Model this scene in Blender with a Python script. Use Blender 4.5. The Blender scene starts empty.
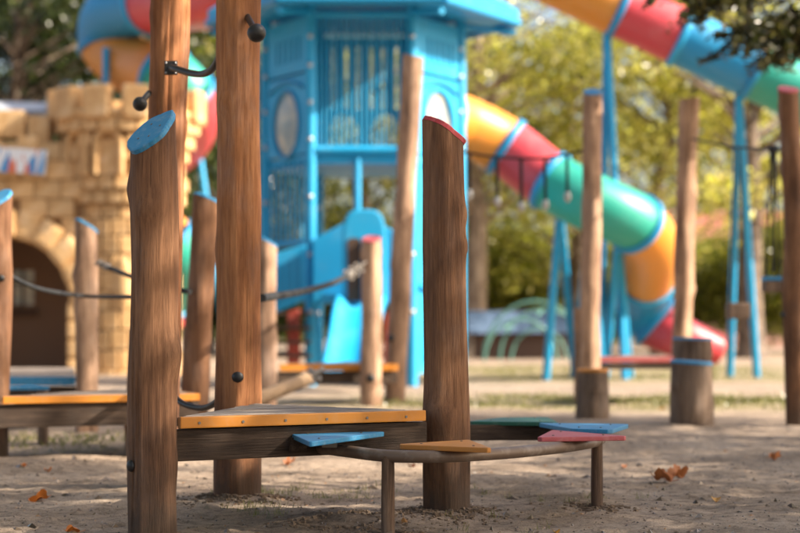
import bpy, bmesh, math, random
import numpy as np
from mathutils import Vector, Matrix, noise

R = math.radians
rnd = random.Random(7)
C = bpy.context.scene.collection
S = bpy.context.scene

# ------------------------------------------------------------------ camera, sky, sun, exposure
F, HY, CH = 1889.0, 330.0, 0.68
cam_d = bpy.data.cameras.new('camera'); cam = bpy.data.objects.new('camera', cam_d); C.objects.link(cam)
cam.location = (0, 0, CH); cam.rotation_euler = (R(90), 0, 0)
cam_d.sensor_width = 36; cam_d.lens = 85; cam_d.shift_y = 63.5/800
cam_d.clip_start = 0.1; cam_d.clip_end = 2000
cam_d.dof.use_dof = True; cam_d.dof.focus_distance = 6.45; cam_d.dof.aperture_fstop = 2.4
S.camera = cam
SUN = Vector((0.80, -0.16, 0.57)).normalized()
w = bpy.data.worlds.new('World'); S.world = w; w.use_nodes = True
nt = w.node_tree
sky = nt.nodes.new('ShaderNodeTexSky'); sky.sky_type = 'NISHITA'; sky.sun_disc = False
sky.sun_elevation = math.asin(SUN.z); sky.sun_rotation = math.atan2(SUN.x, SUN.y)
sky.air_density = 1.0; sky.dust_density = 5.0; sky.ozone_density = 0.6
nt.links.new(sky.outputs[0], nt.nodes['Background'].inputs[0]); nt.nodes['Background'].inputs[1].default_value = 0.115
sd = bpy.data.lights.new('sun', 'SUN'); sd.energy = 5.0; sd.angle = R(0.5); sd.color = (1, .88, .72)
so = bpy.data.objects.new('sun', sd); C.objects.link(so); so.rotation_euler = SUN.to_track_quat('Z', 'Y').to_euler()
so.location = (30, -5, 30)
V = S.view_settings; V.view_transform = 'Standard'; V.look = 'None'; V.exposure = 1.4; V.gamma = 1
S.cycles.max_bounces = 8; S.cycles.transparent_max_bounces = 8
S.cycles.use_denoising = True
S.cycles.sample_clamp_indirect = 10

# ------------------------------------------------------------------ helpers
def P(px, py, D):
    return Vector(((px-400)/F*D, D, CH+(HY-py)/F*D))
def X(px, D): return (px-400)/F*D

MATS = {}
def nmat(name, rough=0.6, spec=0.5):
    m = bpy.data.materials.new(name); m.use_nodes = True
    b = m.node_tree.nodes['Principled BSDF']; b.inputs['Roughness'].default_value = rough
    b.inputs['Specular IOR Level'].default_value = spec
    MATS[name] = m
    return m, m.node_tree, b
def node(t, kind, **kw):
    n = t.nodes.new(kind)
    for k, v in kw.items():
        if k in n.inputs.keys(): n.inputs[k].default_value = v
        else: setattr(n, k, v)
    return n
def ramp(t, stops):
    r = t.nodes.new('ShaderNodeValToRGB'); e = r.color_ramp.elements
    e[0].position, e[0].color = stops[0][0], (*stops[0][1], 1)
    e[1].position, e[1].color = stops[-1][0], (*stops[-1][1], 1)
    for p, c in stops[1:-1]:
        x = e.new(p); x.color = (*c, 1)
    return r
def coords(t, scale, out='Object'):
    tc = t.nodes.new('ShaderNodeTexCoord'); mp = t.nodes.new('ShaderNodeMapping')
    mp.inputs['Scale'].default_value = scale
    t.links.new(tc.outputs[out], mp.inputs['Vector']); return mp
def mixc(t, a, b, fac, mode='MIX'):
    m = t.nodes.new('ShaderNodeMix'); m.data_type = 'RGBA'; m.blend_type = mode
    for sock, v in ((m.inputs[6], a), (m.inputs[7], b), (m.inputs[0], fac)):
        if hasattr(v, 'is_linked'): t.links.new(v, sock)
        elif isinstance(v, (int, float)): sock.default_value = v
        else: sock.default_value = (*v, 1)
    return m.outputs[2]
def bump(t, b, h, strength, dist):
    n = t.nodes.new('ShaderNodeBump'); n.inputs['Strength'].default_value = strength; n.inputs['Distance'].default_value = dist
    t.links.new(h, n.inputs['Height']); t.links.new(n.outputs[0], b.inputs['Normal'])

def wood(name, dark, mid, light, axis='z', scale=1.0, splash_shade=False):
    m, t, b = nmat(name, 0.72, 0.3)
    s = {'z': (46, 46, 2.6), 'x': (2.6, 46, 46), 'y': (46, 2.6, 46)}[axis]
    mp = coords(t, tuple(k*scale for k in s))
    oi = t.nodes.new('ShaderNodeObjectInfo')
    add = node(t, 'ShaderNodeVectorMath', operation='ADD'); t.links.new(mp.outputs[0], add.inputs[0])
    mul = node(t, 'ShaderNodeMath', operation='MULTIPLY'); t.links.new(oi.outputs['Random'], mul.inputs[0]); mul.inputs[1].default_value = 37
    t.links.new(mul.outputs[0], add.inputs[1])
    n1 = node(t, 'ShaderNodeTexNoise', Scale=1.0, Detail=8.0, Roughness=0.62, Distortion=0.6); t.links.new(add.outputs[0], n1.inputs['Vector'])
    r = ramp(t, [(.3, dark), (.5, mid), (.72, light)]); t.links.new(n1.outputs[0], r.inputs[0])
    mp2 = coords(t, (6, 6, 2.6) if axis == 'z' else (3, 3, 3))
    add2 = node(t, 'ShaderNodeVectorMath', operation='ADD'); t.links.new(mp2.outputs[0], add2.inputs[0]); t.links.new(mul.outputs[0], add2.inputs[1])
    n2 = node(t, 'ShaderNodeTexNoise', Scale=1.0, Detail=4.0); t.links.new(add2.outputs[0], n2.inputs['Vector'])
    r2 = ramp(t, [(.32, (.55, .50, .47)), (.5, (.92, .88, .85)), (.66, (1.2, 1.17, 1.13))]); t.links.new(n2.outputs[0], r2.inputs[0])
    c = mixc(t, r.outputs[0], r2.outputs[0], 1.0, 'MULTIPLY')
    # fine dark checks running with the grain
    mp3 = coords(t, tuple(k*scale*(3.2 if k > 5 else .7) for k in s)); n3 = node(t, 'ShaderNodeTexNoise', Scale=1.0, Detail=3.0)
    t.links.new(mp3.outputs[0], n3.inputs['Vector'])
    r3 = ramp(t, [(.27, (.35, .32, .3)), (.36, (1, 1, 1))]); t.links.new(n3.outputs[0], r3.inputs[0])
    c = mixc(t, c, r3.outputs[0], 0.6, 'MULTIPLY')
    if splash_shade:
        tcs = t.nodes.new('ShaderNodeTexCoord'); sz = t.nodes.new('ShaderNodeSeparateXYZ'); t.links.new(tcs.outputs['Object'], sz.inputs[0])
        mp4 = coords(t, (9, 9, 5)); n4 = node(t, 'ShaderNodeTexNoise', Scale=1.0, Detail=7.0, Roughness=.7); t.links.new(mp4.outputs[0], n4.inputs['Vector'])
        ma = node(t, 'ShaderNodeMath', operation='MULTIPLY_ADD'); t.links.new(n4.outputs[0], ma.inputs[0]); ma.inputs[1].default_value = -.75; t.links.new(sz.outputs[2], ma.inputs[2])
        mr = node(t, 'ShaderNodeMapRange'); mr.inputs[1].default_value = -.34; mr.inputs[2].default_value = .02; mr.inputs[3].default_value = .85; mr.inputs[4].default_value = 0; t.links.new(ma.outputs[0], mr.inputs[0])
        c = mixc(t, c, (.062, .042, .030), mr.outputs[0])  # soil splash, its colour deepened to carry the shade low on the posts
    t.links.new(c, b.inputs['Base Color'])
    # pores, scuffs and weather-grey patches
    mp5 = coords(t, tuple(k*scale*(5 if k > 5 else 4) for k in s)); n5 = node(t, 'ShaderNodeTexNoise', Scale=1.0, Detail=4.0, Roughness=.7); t.links.new(mp5.outputs[0], n5.inputs['Vector'])
    r5 = ramp(t, [(.36, (.55, .52, .5)), (.5, (1, 1, 1)), (.68, (1.25, 1.24, 1.22))]); t.links.new(n5.outputs[0], r5.inputs[0])
    c = mixc(t, c, r5.outputs[0], .5, 'MULTIPLY')
    mp6 = coords(t, (3.5, 3.5, 1.2)); add6 = node(t, 'ShaderNodeVectorMath', operation='ADD'); t.links.new(mp6.outputs[0], add6.inputs[0]); t.links.new(mul.outputs[0], add6.inputs[1])
    n6 = node(t, 'ShaderNodeTexNoise', Scale=1.0, Detail=6.0, Roughness=.7); t.links.new(add6.outputs[0], n6.inputs['Vector'])
    r6 = ramp(t, [(.52, (0, 0, 0)), (.68, (.4, .4, .4))]); t.links.new(n6.outputs[0], r6.inputs[0])
    hs_ = node(t, 'ShaderNodeHueSaturation', Saturation=.45, Value=.92); t.links.new(c, hs_.inputs['Color'])
    c = mixc(t, c, hs_.outputs[0], r6.outputs[0]); t.links.new(c, b.inputs['Base Color'])
    hm = mixc(t, mixc(t, n1.outputs[1], r3.outputs[0], .5), r5.outputs[0], .4)
    bump(t, b, hm, .9, .005)
    return m
WOOD = wood('post_wood', (.155, .072, .036), (.23, .113, .057), (.315, .165, .088), splash_shade=True)
WOODW = wood('warm_post_wood', (.26, .10, .04), (.38, .162, .066), (.48, .225, .10), splash_shade=True)
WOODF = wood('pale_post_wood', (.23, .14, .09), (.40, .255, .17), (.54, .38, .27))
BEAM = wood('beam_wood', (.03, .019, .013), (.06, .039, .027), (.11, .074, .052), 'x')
PLANK = wood('weathered_plank', (.14, .115, .10), (.28, .235, .20), (.42, .37, .33), 'x')
STUMPW = wood('stump_wood', (.08, .055, .04), (.17, .115, .08), (.27, .19, .14))
STAKE = wood('stake_wood', (.06, .035, .022), (.14, .085, .055), (.25, .165, .11))
BARK = wood('bark', (.06, .045, .035), (.16, .12, .09), (.27, .21, .16), 'z', .3)
BARKP = wood('pale_bark', (.22, .16, .11), (.40, .31, .23), (.55, .44, .34), 'z', .3)

def paint(name, col, rough=0.4, wear=(.6, .6, .6), amount=.25, sc=9, spec=.5):
    m, t, b = nmat(name, rough, spec)
    mp = coords(t, (sc, sc, sc)); n = node(t, 'ShaderNodeTexNoise', Scale=1.0, Detail=6.0, Roughness=.65); t.links.new(mp.outputs[0], n.inputs['Vector'])
    r = ramp(t, [(.5, (0, 0, 0)), (.8, (1, 1, 1))]); t.links.new(n.outputs[0], r.inputs[0])
    sc_ = node(t, 'ShaderNodeMath', operation='MULTIPLY'); t.links.new(r.outputs[0], sc_.inputs[0]); sc_.inputs[1].default_value = amount
    t.links.new(mixc(t, col, tuple(col[i]*.5+wear[i]*.5 for i in range(3)), sc_.outputs[0]), b.inputs['Base Color'])
    rr = node(t, 'ShaderNodeMath', operation='MULTIPLY_ADD'); t.links.new(n.outputs[0], rr.inputs[0]); rr.inputs[1].default_value = .3; rr.inputs[2].default_value = rough-.12
    t.links.new(rr.outputs[0], b.inputs['Roughness'])
    bump(t, b, n.outputs[0], .15, .003)
    return m
BLUE = paint('tower_blue', (.004, .29, .55), .5, (.25, .42, .5), .35, 3.5)
TBLUE = paint('slide_blue', (.002, .21, .43), .42, (.1, .3, .4), .25, 4)
TRED = paint('slide_red', (.50, .045, .06), .4, (.62, .34, .34), .5, 3)
TORANGE = paint('slide_orange', (.60, .22, .025), .4, (.5, .34, .2), .35, 4)
TGREEN = paint('slide_green', (.015, .28, .215), .4, (.3, .5, .45), .3, 4)
PBLUE = paint('board_blue', (.03, .23, .45), .5, (.4, .45, .5), .9, 45)
PRED = paint('board_red', (.48, .05, .065), .5, (.5, .35, .33), .9, 45)
PGREEN = paint('board_green', (.012, .095, .065), .5, (.25, .3, .25), .5, 30)
PORANGE = paint('board_orange', (.52, .19, .012), .5, (.4, .3, .2), .5, 30)
PORTOP = paint('board_orange_worn', (.54, .215, .04), .6, (.45, .32, .2), .8, 20)
PREDTOP = paint('board_red_worn', (.46, .09, .10), .55, (.6, .42, .4), .8, 20)
DULLRED = paint('dull_red_board', (.24, .035, .035), .6, (.3, .2, .18), .6, 12)
REDWALL = paint('red_panel', (.35, .05, .03), .5)
BLACK = paint('black_rubber', (.012, .012, .013), .42, (.1, .1, .1), .3, 40)
ROPE = paint('dark_rope', (.012, .013, .015), .85, (.06, .06, .06), .4, 60)
TANROPE = paint('tan_rope', (.30, .20, .12), .9, (.4, .3, .2), .6, 40)
STEEL = paint('galvanised_steel', (.46, .46, .47), .38, (.3, .3, .3), .5, 40); STEEL.node_tree.nodes['Principled BSDF'].inputs['Metallic'].default_value = .85
RAIL = paint('worn_rail', (.17, .115, .082), .5, (.5, .45, .41), .9, 14); RAIL.node_tree.nodes['Principled BSDF'].inputs['Metallic'].default_value = .25
BOLT = paint('dull_bolt', (.16, .14, .12), .45, (.3, .3, .3), .4, 40)
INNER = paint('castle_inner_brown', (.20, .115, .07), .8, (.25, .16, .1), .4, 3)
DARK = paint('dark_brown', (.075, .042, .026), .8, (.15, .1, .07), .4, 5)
GREYM = paint('grey_sheet', (.36, .38, .42), .5, (.5, .5, .5), .3, 3)
PALEG = paint('pale_green_tube', (.08, .22, .18), .5)
BLUEG = paint('dusty_blue', (.07, .12, .20), .7)

def stone(name, a, b_, c_):
    m, t, b = nmat(name, .75, .3)
    oi = t.nodes.new('ShaderNodeObjectInfo'); mp = coords(t, (4, 4, 4))
    n = node(t, 'ShaderNodeTexNoise', Scale=1.0, Detail=7.0, Roughness=.6); t.links.new(mp.outputs[0], n.inputs['Vector'])
    r = ramp(t, [(.3, a), (.5, b_), (.7, c_)]); t.links.new(n.outputs[0], r.inputs[0])
    h = node(t, 'ShaderNodeHueSaturation'); t.links.new(r.outputs[0], h.inputs['Color'])
    ma = node(t, 'ShaderNodeMapRange'); t.links.new(oi.outputs['Random'], ma.inputs[0]); ma.inputs[3].default_value = .86; ma.inputs[4].default_value = 1.1
    t.links.new(ma.outputs[0], h.inputs['Value']); t.links.new(h.outputs[0], b.inputs['Base Color'])
    bump(t, b, n.outputs[0], .5, .02); return m
SAND = stone('sandstone', (.48, .275, .112), (.61, .375, .168), (.72, .51, .285))
JOINT = stone('sandstone_joint', (.22, .115, .05), (.32, .17, .07), (.40, .235, .105))

def leafmat(name, stops, trans=.4):
    m, t, b = nmat(name, .28, .5)
    g = t.nodes.new('ShaderNodeNewGeometry'); r = ramp(t, stops); t.links.new(g.outputs['Random Per Island'], r.inputs[0])
    t.links.new(r.outputs[0], b.inputs['Base Color'])
    tr = t.nodes.new('ShaderNodeBsdfTranslucent'); t.links.new(mixc(t, r.outputs[0], (1.0, 1.15, .5), 1.0, 'MULTIPLY'), tr.inputs[0])
    mx = t.nodes.new('ShaderNodeMixShader'); mx.inputs[0].default_value = trans
    t.links.new(b.outputs[0], mx.inputs[1]); t.links.new(tr.outputs[0], mx.inputs[2])
    t.links.new(mx.outputs[0], t.nodes['Material Output'].inputs[0]); return m
L_GOLD = leafmat('gold_green_leaves', [(0, (.13, .14, .028)), (.3, (.36, .33, .07)), (.7, (.64, .54, .16)), (1, (.80, .72, .36))], .55)
L_OLIVE = leafmat('olive_leaves', [(0, (.08, .10, .02)), (.5, (.20, .21, .035)), (1, (.44, .38, .08))], .45)
L_DARK = leafmat('dark_green_leaves', [(0, (.014, .026, .009)), (.6, (.038, .056, .015)), (1, (.11, .125, .035))], .35)
L_NEEDLE = leafmat('dark_needles', [(0, (.015, .02, .008)), (.6, (.04, .045, .015)), (1, (.12, .09, .025))], .3)
GRASSM = leafmat('grass_blades', [(0, (.09, .10, .03)), (.5, (.18, .18, .06)), (1, (.34, .29, .14))], .35)
LITTER = leafmat('litter', [(0, (.03, .02, .014)), (.5, (.10, .065, .04)), (.85, (.22, .16, .11)), (1, (.3, .14, .04))], .0)
LEAFB = paint('brown_leaf', (.36, .12, .035), .6, (.12, .04, .02), .9, 30)
LEAFY = paint('yellow_leaf', (.52, .27, .05), .6, (.2, .1, .03), .8, 30)
LEAFO = paint('orange_leaf', (.58, .17, .02), .55, (.2, .06, .02), .8, 30)

class MB:
    def __init__(s): s.v = []; s.f = []; s.sm = []
    def add(s, verts, faces, smooth=False):
        o = len(s.v); s.v += [tuple(v) for v in verts]; s.f += [tuple(o+i for i in f) for f in faces]; s.sm += [smooth]*len(faces)
        return s
    def box(s, c, size, rz=0, M=None, ch=0.0):
        c = Vector(c); h = [k/2 for k in size]
        M3 = M if M is not None else Matrix.Rotation(rz, 3, 'Z')
        bm = bmesh.new(); bmesh.ops.create_cube(bm, size=1.0)
        for v in bm.verts: v.co = Vector((v.co.x*size[0], v.co.y*size[1], v.co.z*size[2]))
        if ch > 0: bmesh.ops.bevel(bm, geom=bm.edges[:], offset=ch, segments=2, affect='EDGES', profile=.7)
        bm.verts.index_update()
        s.add([c+M3@v.co for v in bm.verts], [[v.index for v in f.verts] for f in bm.faces]); bm.free(); return s
    def tube(s, pts, rad, n=10, caps=True, smooth=True):
        pts = [Vector(p) for p in pts]; k = len(pts)
        if not hasattr(rad, '__len__'): rad = [rad]*k
        vs = []; up = None
        for i in range(k):
            d = (pts[min(i+1, k-1)]-pts[max(i-1, 0)]).normalized()
            if up is None: up = d.orthogonal().normalized()
            else: up = (up-d*up.dot(d)); up = up.normalized() if up.length > 1e-6 else d.orthogonal().normalized()
            sd_ = d.cross(up)
            vs += [pts[i]+(up*math.cos(2*math.pi*j/n)+sd_*math.sin(2*math.pi*j/n))*rad[i] for j in range(n)]
        fs = [(i*n+j, i*n+(j+1) % n, (i+1)*n+(j+1) % n, (i+1)*n+j) for i in range(k-1) for j in range(n)]
        s.add(vs, fs, smooth)
        if caps:
            s.add(vs[:n], [tuple(range(n-1, -1, -1))]); s.add(vs[-n:], [tuple(range(n))])
        return s
    def prism(s, poly, z0, z1):
        # poly CCW list of (x, y)
        n = len(poly)
        vs = [(x, y, z0) for x, y in poly]+[(x, y, z1) for x, y in poly]
        fs = [tuple(range(n-1, -1, -1)), tuple(range(n, 2*n))]+[(i, (i+1) % n, n+(i+1) % n, n+i) for i in range(n)]
        return s.add(vs, fs)
    def ball(s, c, r, n=10, m=7, sq=(1, 1, 1)):
        c = Vector(c); vs = []; fs = []
        for i in range(m+1):
            a = math.pi*i/m
            for j in range(n):
                q = 2*math.pi*j/n; vs.append(c+Vector((r*math.sin(a)*math.cos(q)*sq[0], r*math.sin(a)*math.sin(q)*sq[1], r*math.cos(a)*sq[2])))
        fs = [(i*n+j, (i+1)*n+j, (i+1)*n+(j+1) % n, i*n+(j+1) % n) for i in range(m) for j in range(n)]
        return s.add(vs, fs, True)
    def build(s, name, mat, parent=None, bevel=0.0, loc=None):
        me = bpy.data.meshes.new(name); me.from_pydata(s.v, [], s.f); me.update()
        me.polygons.foreach_set('use_smooth', s.sm)
        if bevel > 0:
            bm = bmesh.new(); bm.from_mesh(me)
            bmesh.ops.bevel(bm, geom=bm.edges[:], offset=bevel, segments=2, affect='EDGES', profile=.6, clamp_overlap=True)
            bm.to_mesh(me); bm.free()
        return obj(name, me, mat, parent, loc)
def obj(name, me, mat=None, parent=None, loc=None):
    if mat is not None and not me.materials: me.materials.append(mat)
    o = bpy.data.objects.new(name, me); C.objects.link(o); o.parent = parent
    if loc is not None: o.location = loc
    return o
def thing(name, label, cat, loc=(0, 0, 0), group=None):
    o = bpy.data.objects.new(name, None); C.objects.link(o); o.location = loc; o.empty_display_size = .1
    return tag(o, label, cat, group)
def tag(o, label, cat, group=None):
    o['label'] = label; o['category'] = cat
    if group: o['group'] = group
    return o
def quads(name, verts):
    n = len(verts)//4; me = bpy.data.meshes.new(name)
    me.vertices.add(len(verts)); me.vertices.foreach_set('co', np.asarray(verts, np.float32).ravel())
    me.loops.add(n*4); me.loops.foreach_set('vertex_index', np.arange(n*4, dtype=np.int32))
    me.polygons.add(n); me.polygons.foreach_set('loop_start', np.arange(0, n*4, 4, dtype=np.int32))
    me.update(calc_edges=True); me.validate(); return me
def leaf_quads(cen, size, rng, flat=0.0, asp=.6):
    n = len(cen); a = rng.normal(size=(n, 3)); a /= np.linalg.norm(a, axis=1, keepdims=True)
    if flat: a[:, 2] *= 1-flat; a /= np.linalg.norm(a, axis=1, keepdims=True)
    b = rng.normal(size=(n, 3)); b -= a*np.sum(a*b, 1, keepdims=True); b /= np.linalg.norm(b, axis=1, keepdims=True)
    s = (size*rng.uniform(.6, 1.3, n))[:, None]
    v = np.stack([cen-a*s*.5, cen+b*s*.5*asp, cen+a*s*.5, cen-b*s*.5*asp], 1)
    return v.reshape(-1, 3)
def crom(pts, per=10):
    pts = [Vector(p) for p in pts]; q = [pts[0]*2-pts[1]]+pts+[pts[-1]*2-pts[-2]]; out = []
    for i in range(1, len(q)-2):
        for k in range(per):
            t = k/per; a, b, c, d = q[i-1:i+3]
            out.append(.5*((2*b)+(c-a)*t+(2*a-5*b+4*c-d)*t*t+(3*b-a-3*c+d)*t**3))
    out.append(pts[-1]); return out
def clip(poly, n, d):      # keep points with n.p <= d
    out = []
    for i in range(len(poly)):
        a, b = poly[i], poly[(i+1) % len(poly)]
        da, db = n[0]*a[0]+n[1]*a[1]-d, n[0]*b[0]+n[1]*b[1]-d
        if da <= 0: out.append(a)
        if (da < 0 < db) or (db < 0 < da):
            t = da/(da-db); out.append((a[0]+(b[0]-a[0])*t, a[1]+(b[1]-a[1])*t))
    return out

# ------------------------------------------------------------------ ground
MOUNDS = []
PRINTS = []
for _ in range(90):
    a_ = rnd.uniform(0, 3.14); PRINTS.append((rnd.uniform(-1.9, 1.9), rnd.uniform(5.4, 9.5), math.cos(a_), math.sin(a_), rnd.uniform(.08, .13), rnd.uniform(.035, .05), rnd.uniform(.006, .013)))
def gz(x, y):
    z = .018*noise.noise((x*.9, y*.9, 1.3))+.010*noise.noise((x*3.1, y*3.1, 4.0))
    if -4 < x < 4 and y < 14: z += .006*noise.noise((x*9, y*9, 7.7))+.007*noise.noise((x*21, y*21, 2.2))
    if 5 < y < 10 and -2.1 < x < 2.1:
        for fx, fy, ca, sa, fl, fw_, fd in PRINTS:
            dx, dy = x-fx, y-fy
            if dx*dx+dy*dy < .05:
                u, v = (dx*ca+dy*sa)/fl, (dy*ca-dx*sa)/fw_; q = u*u+v*v
                z += fd*(-math.exp(-q*q)+.55*math.exp(-(q-1.7)**2*2.2))
    for mx, my, mr, mh in MOUNDS:
        d2 = (x-mx)**2+(y-my)**2
        if d2 < mr*mr*9: z += mh*math.exp(-d2/(mr*mr))
    return z
MOUNDS += [(-.64, 7.47, .17, .035), (.167, 6.87, .16, .03), (-.79, 6.1, .17, .025), (-.15, 6.75, .28, .02), (.5, 7.1, .35, .018), (-1.8, 9.6, .6, .03), (1.9, 12.9, .4, .03)]
def axis(segs):
    out = []
    for a, b, st in segs:
        n = max(1, int(round((b-a)/st))); out += [a+(b-a)*i/n for i in range(n)]
    return out+[segs[-1][1]]
xs = axis([(-600, -100, 100), (-100, -20, 10), (-20, -4, 1), (-4, -2, .06), (-2, 2, .022), (2, 4, .06), (4, 20, 1), (20, 100, 10), (100, 600, 100)])
ys = axis([(-300, -50, 50), (-50, -5, 5), (-5, 5, .8), (5, 9, .022), (9, 14, .06), (14, 40, .6), (40, 100, 6), (100, 900, 80)])
gv = [(x, y, gz(x, y)) for y in ys for x in xs]; nx = len(xs)
gf = [(j*nx+i, j*nx+i+1, (j+1)*nx+i+1, (j+1)*nx+i) for j in range(len(ys)-1) for i in range(nx-1)]
me = bpy.data.meshes.new('ground'); me.from_pydata(gv, [], gf); me.polygons.foreach_set('use_smooth', [True]*len(gf))
m, t, b = nmat('sandy_ground', .95, .1)
mp = coords(t, (1, 1, 1)); 
def tn(scale, detail=6.0, rough=.6, vec=mp):
    n = node(t, 'ShaderNodeTexNoise', Scale=scale, Detail=detail, Roughness=rough); t.links.new(vec.outputs[0], n.inputs['Vector']); return n
n1 = tn(1.3); n2 = tn(17.0, 9.0, .75); n3 = tn(170.0, 3.0)
r1 = ramp(t, [(.3, (.21, .16, .12)), (.5, (.35, .27, .205)), (.7, (.46, .365, .285))]); t.links.new(n1.outputs[0], r1.inputs[0])
r2 = ramp(t, [(.36, (.36, .33, .31)), (.52, (1, 1, 1)), (.7, (1.12, 1.1, 1.08))]); t.links.new(n2.outputs[0], r2.inputs[0])
r3 = ramp(t, [(.3, (.5, .48, .46)), (.5, (1, 1, 1)), (.75, (1.2, 1.2, 1.2))]); t.links.new(n3.outputs[0], r3.inputs[0])
c = mixc(t, r1.outputs[0], r2.outputs[0], .8, 'MULTIPLY'); c = mixc(t, c, r3.outputs[0], .8, 'MULTIPLY')
# grassed bands across the yard: soft masks from real y position and noise
sx = node(t, 'ShaderNodeSeparateXYZ'); t.links.new(mp.outputs[0], sx.inputs[0])
nb = tn(.35, 3.0)
def band(y0, y1, soft):
    ad = node(t, 'ShaderNodeMath', operation='MULTIPLY_ADD'); t.links.new(nb.outputs[0], ad.inputs[0]); ad.inputs[1].default_value = soft*4; t.links.new(sx.outputs[1], ad.inputs[2])
    o = []
    for y, s_ in ((y0, 1), (y1, -1)):
        q = node(t, 'ShaderNodeMapRange'); q.inputs[1].default_value = y+2*soft-soft; q.inputs[2].default_value = y+2*soft+soft
        q.inputs[3].default_value = 0 if s_ > 0 else 1; q.inputs[4].default_value = 1 if s_ > 0 else 0
        t.links.new(ad.outputs[0], q.inputs[0]); o.append(q.outputs[0])
    mu = node(t, 'ShaderNodeMath', operation='MULTIPLY'); t.links.new(o[0], mu.inputs[0]); t.links.new(o[1], mu.inputs[1]); return mu.outputs[0]
ng = tn(2.2, 6.0, .7); rg = ramp(t, [(.40, (0, 0, 0)), (.56, (1, 1, 1))]); t.links.new(ng.outputs[0], rg.inputs[0])
xr = node(t, 'ShaderNodeMapRange'); xr.inputs[1].default_value = -2.5; xr.inputs[2].default_value = 0.2; t.links.new(sx.outputs[0], xr.inputs[0])
for y0, y1, s_ in ((16.2, 19.5, .5), (24.5, 36, 1.0)):
    q = node(t, 'ShaderNodeMath', operation='MULTIPLY'); t.links.new(band(y0, y1, s_), q.inputs[0]); t.links.new(rg.outputs[0], q.inputs[1])
    q1 = node(t, 'ShaderNodeMath', operation='MULTIPLY'); t.links.new(q.outputs[0], q1.inputs[0]); t.links.new(xr.outputs[0], q1.inputs[1])
    q2 = node(t, 'ShaderNodeMath', operation='MULTIPLY'); t.links.new(q1.outputs[0], q2.inputs[0]); q2.inputs[1].default_value = .7
    c = mixc(t, c, (.20, .19, .07), q2.outputs[0])
t.links.new(c, b.inputs['Base Color'])
hm = mixc(t, n2.outputs[0], n3.outputs[0], .4); bump(t, b, hm, .9, .02)
g = obj('ground', me, m); g['kind'] = 'structure'

# ------------------------------------------------------------------ posts
def log_mesh(path, r0, r1, a, b_, n=56, m=80, seed=0, rough=1.0, cracks=3):
    """path: list of (x,y,z) from base up (local); the top is cut by z = ztop + a*dx + b*dy"""
    rg = random.Random(seed); pts = crom(path, 12); k = len(pts)
    cr = [(rg.uniform(0, 6.28), rg.uniform(.0, .5), rg.uniform(.5, 1.0), rg.uniform(.005, .011)) for _ in range(cracks)]
    kn = [(rg.uniform(0, 6.28), rg.uniform(.1, .95), rg.uniform(.006, .014)) for _ in range(5)]
    H = path[-1][2]; z0 = path[0][2]
    vs = []
    for i in range(m+1):
        t_ = i/m; f = t_*(k-1); i0 = min(int(f), k-2); c0 = pts[i0].lerp(pts[i0+1], f-i0)
        rr = r0+(r1-r0)*t_
        for j in range(n):
            q = 2*math.pi*j/n
            e = .013*noise.noise((math.cos(q)*1.1+seed, math.sin(q)*1.1, c0.z*1.7))+.0035*noise.noise((math.cos(q)*5+seed, math.sin(q)*5, c0.z*2.5))+.0016*noise.noise((math.cos(q)*14, math.sin(q)*14+seed, c0.z*4))
            for ca, c1, c2, dp in cr:
                if c1 < t_ < c2:
                    da = (q-ca-.12*noise.noise((c0.z*2, ca, 0))+math.pi) % (2*math.pi)-math.pi
                    e -= dp*math.exp(-(da/.05)**2)*min(1, (t_-c1)*12, (c2-t_)*12)
            for ka, kt, kd in kn:
                da = (q-ka+math.pi) % (2*math.pi)-math.pi; dz = (t_-kt)*(H-z0)
                e += kd*math.exp(-(da*rr/.05)**2-(dz/.05)**2)
            r_ = rr+e*rough
            dx, dy = r_*math.cos(q), r_*math.sin(q)
            zt = H+a*dx+b_*dy
            z = c0.z+(zt-H)*max(0, (t_-.5)/.5)
            vs.append((c0.x+dx, c0.y+dy, z))
    mb = MB(); fs = [(i*n+j, i*n+(j+1) % n, (i+1)*n+(j+1) % n, (i+1)*n+j) for i in range(m) for j in range(n)]
    mb.add(vs, fs, True); mb.add(vs[-n:], [tuple(range(n))])
    return mb, vs[-n:]
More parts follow.
